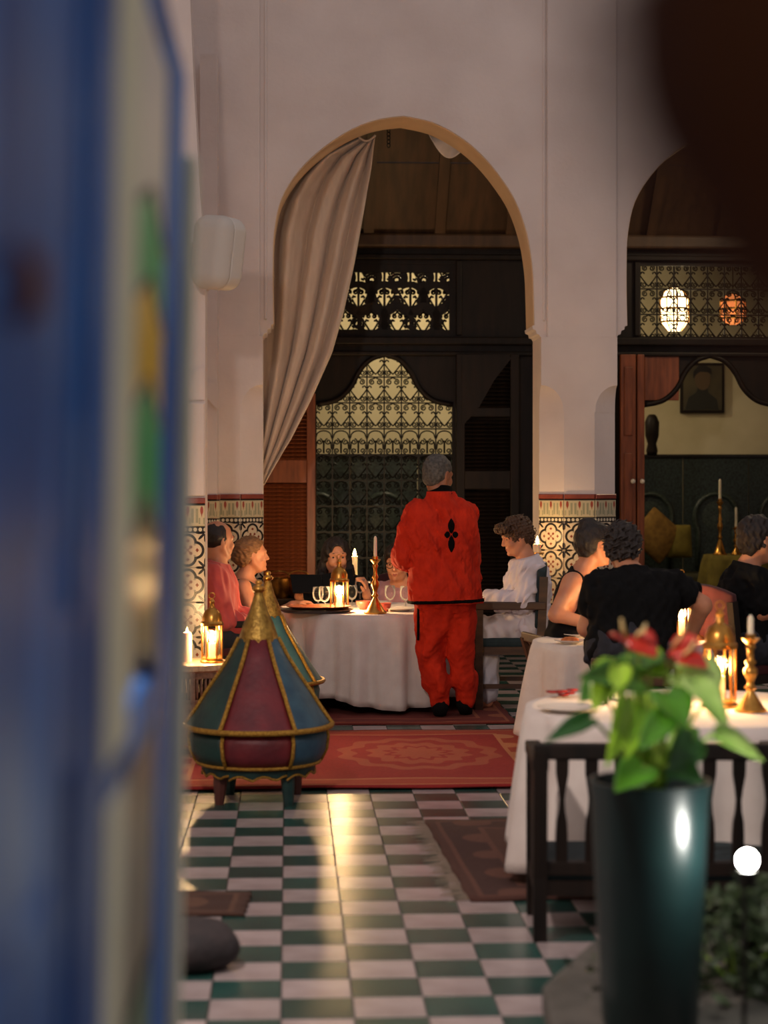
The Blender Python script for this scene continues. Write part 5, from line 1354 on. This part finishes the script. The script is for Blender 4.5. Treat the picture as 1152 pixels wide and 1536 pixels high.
# --- woman in pink blouse with glasses
Z4 = 13.45
def hair_bob(G, T, R, s):
    cap(G, T, R, s, .018, -.07, .05, .03); G.ell(T(0, .06, .085), R, (.07, .045, .032), .02); G.ripple(.003, 60, 8)
person('woman with short dark hair and glasses in a mauve blouse, beside the waiter', jj(
    hl=(618, 948, Z4), hr=(586, 948, Z4), kl=(625, 950, Z4 - .4), kr=(580, 950, Z4 - .4), al=(625, 1040, Z4 - .42), ar=(580, 1040, Z4 - .42), tl=(625, 1050, Z4 - .55), tr=(580, 1050, Z4 - .55),
    sl=(634, 886, Z4), sr=(568, 888, Z4), el=(645, 925, Z4 - .1), er=(560, 925, Z4 - .1), wl=(630, 912, Z4 - .34), wr=(572, 915, Z4 - .36), nk=(601, 876, Z4)),
    (P(596, 845, Z4 - .03), 196, 10, 0), M['skin'], hair_bob, M['hair_dark'], [top('blouse', M['mauve'], .014, 1.7, .014, .022, .05, .005, 44, 6, neckslope=.55), trousers(M['denim'])],
    hands=(('l', (0, -1, 0), (0, .2, 1), -1, .4), ('r', (0, -1, 0), (0, .2, 1), 1, .4)), build=.92, bust=1, glasses=True, hs=1.05)

# --- woman in black tank top, right
Z7 = 10.6
def hair_up(G, T, R, s):
    cap(G, T, R, s, .012, -.05); G.ell(T(0, -.06, .115), R, (.045, .045, .04), .02); G.ripple(.003, 140, 9)
person('woman in a black tank top with dark hair, leaning at the small right table', jj(
    hl=(862, 965, Z7 + .1), hr=(856, 965, Z7 - .1), kl=(925, 968, Z7 + .1), kr=(922, 972, Z7 - .1), al=(925, 1085, Z7 + .1), ar=(922, 1095, Z7 - .1), tl=(950, 1092, Z7 + .1), tr=(948, 1100, Z7 - .1),
    sl=(884, 872, Z7 + .17), sr=(858, 874, Z7 - .14), el=(905, 930, Z7 + .18), er=(834, 922, Z7 - .2), wl=(930, 940, Z7 + .05), wr=(892, 938, Z7 - .22), nk=(872, 858, Z7)),
    (P(892, 818, Z7), 74, 6, 0), M['skin'], hair_up, M['hair_dark'], [top('tank_top', M['black'], .009, 0, 0, .02, .06, .002, 24, 2, tank=True), trousers(M['black'])],
    hands=(('l', (1, -.2, -.1), (0, 0, 1), 1, .5), ('r', (1, -.1, -.1), (0, -.2, 1), -1, .5)), build=.92, arms_r=.95, bust=1, hs=1.0)

# --- man in black t-shirt, back turned
Z8 = 9.5
def hair_mop(G, T, R, s):
    cap(G, T, R, s, .02, -.06); G.ripple(.009, 190, 4, (1, 1, 1))
person('man in a black t-shirt with curly hair, back turned, elbows out at the right', jj(
    hl=(918, 975, Z8 - .05), hr=(974, 975, Z8 - .05), kl=(905, 985, Z8 + .4), kr=(990, 985, Z8 + .4), al=(905, 1110, Z8 + .4), ar=(990, 1110, Z8 + .4), tl=(903, 1115, Z8 + .55), tr=(993, 1115, Z8 + .55),
    sl=(897, 880, Z8 + .03), sr=(1008, 876, Z8 + .03), el=(880, 942, Z8 + .1), er=(1054, 908, Z8 + .04), wl=(912, 952, Z8 + .3), wr=(1034, 958, Z8 + .18), nk=(950, 862, Z8 + .06)),
    (P(936, 826, Z8 + .14), 18, 26, 8), M['skin'], hair_mop, M['hair_dark'], [top('t_shirt', M['black'], .014, .45, .026, .03, .08, .006, 48, 11, neckslope=.1), trousers(M['denim'])],
    hands=(('l', (.5, 1, -.1), (0, 0, 1), 1, .5), ('r', (-.3, .6, -.6), (1, 0, .3), -1, .6)), build=1.02, hs=1.0, arms_r=1.05)

# --- man at the far right
Z9 = 10.7
person('man in a black t-shirt seen from behind, in the red velvet chair', jj(
    hl=(1112, 968, Z9 + .1), hr=(1118, 968, Z9 - .1), kl=(1180, 972, Z9 + .2), kr=(1182, 972, Z9 - .05), al=(1180, 1090, Z9 + .2), ar=(1182, 1090, Z9 - .05), tl=(1200, 1096, Z9 + .25), tr=(1202, 1096, Z9),
    sl=(1106, 868, Z9 + .2), sr=(1134, 868, Z9 - .16), el=(1130, 920, Z9 + .25), er=(1142, 918, Z9 - .18), wl=(1180, 925, Z9 + .2), wr=(1190, 922, Z9 - .05), nk=(1120, 852, Z9)),
    (P(1137, 812, Z9), 64, 8, 0), M['skin'], hair_short(.016, -.06, .005), M['hair_dark'], [top('t_shirt', M['black'], .016, .75, .028, .025, .06, .006, 48, 12), trousers(M['denim'])],
    hands=(('l', (1, .2, 0), (0, 0, 1), 1, .4), ('r', (1, .2, 0), (0, 0, 1), -1, .4)), build=1.02, hs=1.08)

# ------------------------------------------------------------------ foreground: planter, pot with anthurium, bulb
M['pot'] = mat('green_glazed_pot', (14, 36, 36), .34, (10, 28, 30), 6)
M['soil'] = mat('potting_soil', (46, 36, 28), .95, (30, 24, 18), 30, bump=.5)
blk = [(.63, 4.3), (.66, 4.72), (.88, 5.2), (2.4, 5.25), (2.4, 4.1), (.6, 4.1)]
def plan(poly, z0, z1):
    n = len(poly); b = MB(); b.add([(x, y, z0) for x, y in poly] + [(x, y, z1) for x, y in poly], [tuple(range(n))[::-1], tuple(range(n, 2 * n))] + [(i, (i + 1) % n, n + (i + 1) % n, n + i) for i in range(n)]); return b
pl = empty('stone_planter', (1.4, 4.7, 0)); tag(pl, 'low grey stone planter edge in the right foreground under the tall pot', 'planter')
o = plan([(x - 1.4, y - 4.7) for x, y in blk], 0, .16).build('planter_base', mat('dark_planter', (52, 46, 40), .85, (36, 32, 28), 6, bump=.2), pl)
o = plan([((x - 1.4) * 1.02, (y - 4.7) * 1.03) for x, y in blk], .16, .235).build('planter_rim', mat('grey_stone', (84, 80, 74), .8, (62, 60, 55), 8, bump=.25), pl); bevel(o, .012)
pp = P(975, 719, 4.4); pz = .237
pot = empty('plant_pot', (pp.x, pp.y, pz)); tag(pot, 'tall dark green glazed pot holding the red anthurium', 'pot')
m = MB(); m.lathe([(.108, 0), (.113, .01), (.128, .3), (.138, .53), (.1425, .56), (.1435, .575), (.134, .575), (.128, .53), (.001, .52)], 40); m.build('pot_body', M['pot'], pot, auto=A30)
m = MB(); m.lathe([(.129, .52), (.09, .54), (.001, .55)], 24); m.build('soil', M['soil'], pot, smooth=True)
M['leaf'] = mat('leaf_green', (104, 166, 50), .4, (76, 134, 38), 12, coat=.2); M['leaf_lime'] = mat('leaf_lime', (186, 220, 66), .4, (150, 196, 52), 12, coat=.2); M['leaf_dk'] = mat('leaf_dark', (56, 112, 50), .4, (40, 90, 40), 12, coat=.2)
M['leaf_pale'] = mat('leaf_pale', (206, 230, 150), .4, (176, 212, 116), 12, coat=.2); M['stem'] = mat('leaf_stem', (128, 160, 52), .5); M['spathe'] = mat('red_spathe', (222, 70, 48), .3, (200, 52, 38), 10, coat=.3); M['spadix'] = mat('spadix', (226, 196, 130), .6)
for k in ('leaf', 'leaf_lime', 'leaf_dk', 'leaf_pale', 'spathe'):          # light passes through thin leaves
    nt = M[k].node_tree; b = nt.nodes['Principled BSDF']; o = nt.nodes['Material Output']
    tl_ = nt.nodes.new('ShaderNodeBsdfTranslucent'); mx = nt.nodes.new('ShaderNodeMixShader'); mx.inputs[0].default_value = .45
    src = b.inputs['Base Color'].links[0].from_socket; nt.links.new(src, tl_.inputs[0]); nt.links.new(b.outputs[0], mx.inputs[1]); nt.links.new(tl_.outputs[0], mx.inputs[2]); nt.links.new(mx.outputs[0], o.inputs[0])
plant = empty('anthurium', (pp.x, pp.y, pz + .55)); tag(plant, 'leafy anthurium with red flowers growing in the tall green pot', 'plant')
org = Vector((pp.x, pp.y, pz + .55))
def leaf(base_, tip, wid, m_, nrm=(0, -.6, .8), name='leaf', bend=.12, fold=.25, stem_r=.0045, sx_=0):
    b = P(*base_) - org; t = P(*tip) - org; d = t - b; ln = d.length; d.normalize(); n = Vector(nrm); n = (n - d * n.dot(d)).normalized(); s_ = d.cross(n)
    prof = [(-.12, .30), (-.08, .62), (0, .86), (.12, .98), (.28, 1.0), (.45, .88), (.62, .66), (.78, .42), (.9, .2), (1, .02)]
    rows = []
    for f, w in prof:
        row = []
        for k in range(7):
            u = k / 3 - 1
            notch = (.1 * (1 - abs(u)) * 1.2) if f < .0 else 0
            row.append(b + d * (f + notch) * ln + s_ * u * w * wid + n * (-bend * ln * f * f - fold * wid * (abs(u) ** 1.5) * w * -1 + 0))
        rows.append(row)
    mb = MB(); mb.grid(rows); o = mb.build(name, m_, plant, smooth=True); solid(o, .002)
    st0 = Vector(((sx_ if sx_ else (b.x * .12)), random.Random(int(base_[0])).uniform(-.04, .04), -.01)); mid = st0.lerp(b, .55) + Vector((0, 0, .05)) + (b - st0) * -.06
    pts = [st0 * (1 - q) ** 2 + mid * 2 * q * (1 - q) + b * q * q for q in [i / 8 for i in range(9)]]
    mb = MB(); mb.tube(pts, [stem_r + .0015] + [stem_r] * 8, 6); mb.build('leaf_stem', M['stem'], plant, smooth=True)
    return o
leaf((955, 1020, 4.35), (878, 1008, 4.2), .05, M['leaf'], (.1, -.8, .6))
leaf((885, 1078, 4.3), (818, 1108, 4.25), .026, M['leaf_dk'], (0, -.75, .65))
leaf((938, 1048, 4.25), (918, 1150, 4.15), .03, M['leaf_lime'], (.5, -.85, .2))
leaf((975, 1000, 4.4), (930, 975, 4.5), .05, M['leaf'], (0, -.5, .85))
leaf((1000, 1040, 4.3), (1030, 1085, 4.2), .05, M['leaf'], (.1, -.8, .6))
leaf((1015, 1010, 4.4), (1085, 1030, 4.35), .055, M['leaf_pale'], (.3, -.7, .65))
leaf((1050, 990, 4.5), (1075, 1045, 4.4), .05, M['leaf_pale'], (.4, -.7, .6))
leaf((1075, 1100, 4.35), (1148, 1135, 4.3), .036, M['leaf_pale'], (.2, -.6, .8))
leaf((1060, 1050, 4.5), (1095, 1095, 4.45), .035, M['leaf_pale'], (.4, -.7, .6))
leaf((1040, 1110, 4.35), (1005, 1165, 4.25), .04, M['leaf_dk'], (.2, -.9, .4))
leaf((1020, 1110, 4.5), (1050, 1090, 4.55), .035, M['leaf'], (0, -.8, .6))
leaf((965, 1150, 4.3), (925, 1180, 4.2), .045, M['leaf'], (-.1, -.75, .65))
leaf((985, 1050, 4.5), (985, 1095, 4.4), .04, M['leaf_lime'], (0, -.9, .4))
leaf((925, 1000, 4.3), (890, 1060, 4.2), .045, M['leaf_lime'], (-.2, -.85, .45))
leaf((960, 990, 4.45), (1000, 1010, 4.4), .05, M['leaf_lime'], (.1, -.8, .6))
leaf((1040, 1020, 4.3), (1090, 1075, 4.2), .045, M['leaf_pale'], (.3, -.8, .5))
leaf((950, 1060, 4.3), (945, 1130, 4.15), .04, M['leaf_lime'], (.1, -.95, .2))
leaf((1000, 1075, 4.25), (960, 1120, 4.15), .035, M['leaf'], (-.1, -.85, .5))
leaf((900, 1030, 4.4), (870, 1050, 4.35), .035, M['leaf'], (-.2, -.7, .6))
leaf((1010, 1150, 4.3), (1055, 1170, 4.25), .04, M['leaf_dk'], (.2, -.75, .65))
for (b_, t_, w_, nn) in (((955, 955, 4.4), (985, 985, 4.35), .035, (-.2, -.75, .6)), ((940, 965, 4.45), (915, 950, 4.4), .03, (-.3, -.6, .7)), ((1010, 972, 4.4), (1055, 962, 4.35), .04, (.2, -.7, .6)), ((1025, 985, 4.35), (1062, 1000, 4.3), .035, (.3, -.75, .55))):
    leaf(b_, t_, w_, M['spathe'], nn, 'flower_spathe', .05, .15, .004)
    b0_ = P(*b_) - org; d_ = (P(*t_) - P(*b_)).normalized(); mb = MB(); mb.tube([b0_ + Vector((0, -.006, .004)), b0_ + d_ * .02 + Vector((0, -.015, .025)), b0_ + d_ * .03 + Vector((0, -.02, .05))], [.005, .006, .003], 6); mb.build('spadix', M['spadix'], plant, smooth=True)
for k in range(10):
    a = k * 2.4; mb = MB(); mb.tube([(.03 * math.cos(a), .03 * math.sin(a), -.01), (.045 * math.cos(a), .045 * math.sin(a), .06), (.07 * math.cos(a), .06 * math.sin(a), .13 + .02 * math.sin(k))], .004, 5); mb.build('leaf_stem', M['stem'], plant, smooth=True)
# bulb on a stake
bp_ = P(1121, 1290, 4.2)
e = empty('garden_lamp', (bp_.x, bp_.y, 0)); tag(e, 'small glaring white bulb lamp on a stake beside the tall pot', 'lamp')
hz = bp_.z
m = MB(); m.tube([(0, .03, 0), (0, .03, hz - .03)], .006, 6); m.build('stake', M['iron'], e)
m = MB(); m.lathe([(.02, -.05), (.024, -.02), (.022, -.012)], 14); m.build('socket', M['iron'], e, auto=A30, loc=(0, .0, hz - .01))
m = MB(); m.bar((0, .03, hz - .045), (0, 0, hz - .045), .014); m.build('arm', M['iron'], e)
m = MB(); m.lathe([(.022 * math.sin(a) + .0004, -.022 * math.cos(a)) for a in [k / 10 * math.pi for k in range(11)]], 16); m.build('bulb', emit('bulb_glow', (255, 252, 244), 90), e, smooth=True, loc=(0, 0, hz))
l = lamp('bulb_light', 'POINT', (0, 0, hz), 18, (1, .97, .88), .025); l.parent = e
# shrub at lower right
sh_o = P(1105, 1440, 4.7); e = empty('shrub', (sh_o.x, sh_o.y + .02, .235)); tag(e, 'low leafy shrub in the stone planter at lower right', 'shrub')
rg = random.Random(11); mb = MB()
for k in range(900):
    a = rg.uniform(0, 6.28); r_ = abs(rg.gauss(0, .13)); z = rg.uniform(.0, .27) * (1 - r_ * 2)
    c = Vector((r_ * 1.5 * math.cos(a) + .05, r_ * math.sin(a), max(z, .01))); d = Vector((rg.uniform(-1, 1), rg.uniform(-1, 1), rg.uniform(-.2, 1))).normalized(); n = Vector((rg.uniform(-1, 1), rg.uniform(-1, 1), rg.uniform(-1, 1))); n = (n - d * n.dot(d)).normalized(); s_ = d.cross(n); ln = rg.uniform(.03, .055); w = ln * .32
    mb.add([c, c + d * ln * .5 + s_ * w + n * .004, c + d * ln, c + d * ln * .5 - s_ * w + n * .004, c + d * ln * .5 - n * .002], [(0, 1, 4), (1, 2, 4), (2, 3, 4), (3, 0, 4)])
tag(mb.build('foliage', mat('shrub_leaf', (52, 66, 36), .6, (34, 46, 26), 12), e), kind='stuff')
for k in range(7):
    a = k * .9; mb = MB(); mb.tube([(0, 0, 0), (.08 * math.cos(a), .06 * math.sin(a), .08), (.16 * math.cos(a), .1 * math.sin(a), .14)], [.006, .004, .002], 5); mb.build('twig', M['stem'], e)

# ------------------------------------------------------------------ blue door leaf with stained glass, close to the camera
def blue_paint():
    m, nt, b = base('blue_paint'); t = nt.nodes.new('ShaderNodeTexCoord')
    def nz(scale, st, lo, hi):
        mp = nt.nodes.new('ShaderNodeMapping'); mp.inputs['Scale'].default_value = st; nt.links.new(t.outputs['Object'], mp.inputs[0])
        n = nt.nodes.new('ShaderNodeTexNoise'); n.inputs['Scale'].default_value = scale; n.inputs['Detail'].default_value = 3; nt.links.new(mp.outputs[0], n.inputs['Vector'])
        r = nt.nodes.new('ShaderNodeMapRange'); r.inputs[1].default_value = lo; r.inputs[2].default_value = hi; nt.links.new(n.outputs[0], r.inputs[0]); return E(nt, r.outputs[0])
    c = mixc(nt, nz(3, (1, 3.2, .45), .42, .6), (14, 62, 134), (38, 130, 222))  # navy and blue streaks painted to stand in for glossy reflections
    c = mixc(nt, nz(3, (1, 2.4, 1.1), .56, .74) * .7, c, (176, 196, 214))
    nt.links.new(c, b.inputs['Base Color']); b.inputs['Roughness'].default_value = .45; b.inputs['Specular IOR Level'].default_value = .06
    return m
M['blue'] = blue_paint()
M['cream_paint'] = mat('cream_paint', (240, 240, 214), .6, (226, 228, 196), 5, spec=.08)
def pane(name, c, tr=.1):
    m = bpy.data.materials.new(name); m.use_nodes = True; b = m.node_tree.nodes['Principled BSDF']; b.inputs['Base Color'].default_value = (*L(c), 1); b.inputs['Roughness'].default_value = .3; b.inputs['Transmission Weight'].default_value = tr; b.inputs['Specular IOR Level'].default_value = .1; return m
door = tag(empty('door_5', (-.16 - .03, 0, 0)), kind='structure'); door.rotation_euler = (0, math.radians(1.15), 0)
DT = 2.11
def dpart(nm, y0, y1, z0, z1, x0, x1, m_, bv=.008): return bevel(MB().box(x0, x1, y0, y1, z0, z1).build(nm, m_, door), bv)
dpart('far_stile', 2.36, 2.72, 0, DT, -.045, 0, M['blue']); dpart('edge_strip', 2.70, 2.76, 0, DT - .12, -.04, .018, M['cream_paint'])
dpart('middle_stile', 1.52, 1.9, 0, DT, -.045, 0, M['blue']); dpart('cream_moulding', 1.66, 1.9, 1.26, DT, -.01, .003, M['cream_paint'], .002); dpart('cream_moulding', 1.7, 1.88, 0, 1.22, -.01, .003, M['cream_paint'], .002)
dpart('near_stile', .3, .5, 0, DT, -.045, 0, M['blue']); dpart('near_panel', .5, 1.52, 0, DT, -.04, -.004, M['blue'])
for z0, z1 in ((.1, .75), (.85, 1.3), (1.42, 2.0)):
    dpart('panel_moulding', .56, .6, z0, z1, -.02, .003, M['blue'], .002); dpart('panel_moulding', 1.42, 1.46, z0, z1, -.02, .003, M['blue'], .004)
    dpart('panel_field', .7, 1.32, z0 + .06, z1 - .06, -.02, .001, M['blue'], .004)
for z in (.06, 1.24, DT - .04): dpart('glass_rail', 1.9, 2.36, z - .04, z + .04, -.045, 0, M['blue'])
GL = [((1.30, 1.42), (40, 40, 90)), ((1.42, 1.60), (16, 150, 90)), ((1.6, 1.74), (196, 160, 30)), ((1.74, 1.9), (20, 140, 84)), ((1.9, 2.05), (190, 186, 176))]
zz0 = [1.28, 1.45, 1.585, 1.70, 1.80, 2.07]; zcol = [(34, 90, 60), (20, 200, 120), (255, 206, 30), (10, 200, 120), (226, 224, 212)]
for k in range(5):
    z0, z1 = zz0[k], zz0[k + 1]; n_ = 6
    m = MB(); m.add([(-.008, y, z) for y, z in ((1.9, z0), (2.13, z0 + .05), (2.36, z0), (2.36, z1), (2.13, z1 + .05), (1.9, z1))] + [(-.002, y, z) for y, z in ((1.9, z0), (2.13, z0 + .05), (2.36, z0), (2.36, z1), (2.13, z1 + .05), (1.9, z1))], [(0, 1, 2, 3, 4, 5), (6, 7, 8, 9, 10, 11)[::-1]] + [(i, (i + 1) % 6, 6 + (i + 1) % 6, 6 + i) for i in range(6)])
    m.build('glass_pane', pane('stained_glass_%d' % k, zcol[k]), door)
    m = MB(); m.tube([(-.004, y, z) for y, z in ((1.9, z1), (2.13, z1 + .05), (2.36, z1))], .006, 5); m.build('lead_bar', M['iron'], door)
lowc = [(150, 146, 110), (24, 60, 110), (30, 110, 60), (120, 110, 80)]
for k in range(4):
    z0, z1 = .1 + .28 * k, .1 + .28 * (k + 1); MB().box(-.008, -.002, 1.9, 2.36, z0, z1).build('glass_pane', pane('lower_glass_%d' % k, lowc[k]), door); MB().box(-.01, .002, 1.9, 2.36, z1 - .006, z1 + .006).build('lead_bar', M['iron'], door)
m = MB(); m.tube([(.0, 1.06, 1.65), (.014, 1.06, 1.64), (.016, 1.06, 1.62), (.0, 1.06, 1.61)], .008, 6); m.build('door_handle', M['redwood'], door, smooth=True)

# ------------------------------------------------------------------ dark brown drape hanging very near, upper right
M['brown_drape'] = mat('brown_drape', (136, 84, 46), .95, (96, 58, 30), 5)
Zd = .38; prof = [(-60, 890), (0, 905), (80, 905), (150, 912), (210, 928), (260, 950), (310, 982), (360, 1012), (410, 1036), (460, 1062), (500, 1090), (530, 1130), (545, 1190)]
vs = []; fs = []; n = 28
for i, (py, lx) in enumerate(prof):
    c = P(1290, py, Zd); r_ = (1290 - lx) / FPX * Zd
    for k in range(n):
        a = 2 * math.pi * k / n; w = 1 + .05 * math.sin(7 * a + i * .2)
        vs.append((c.x + r_ * w * math.cos(a), c.y + r_ * .8 * w * math.sin(a), c.z))
    if i: fs += [((i - 1) * n + k, (i - 1) * n + (k + 1) % n, i * n + (k + 1) % n, i * n + k) for k in range(n)]
fs += [tuple(range(n)), tuple(range((len(prof) - 1) * n, len(prof) * n))]
m = MB(); m.add(vs, fs); o = m.build('drape', M['brown_drape'], smooth=True); tag(o, 'dark brown drape hanging very near, blurred in the upper right corner', 'drape')
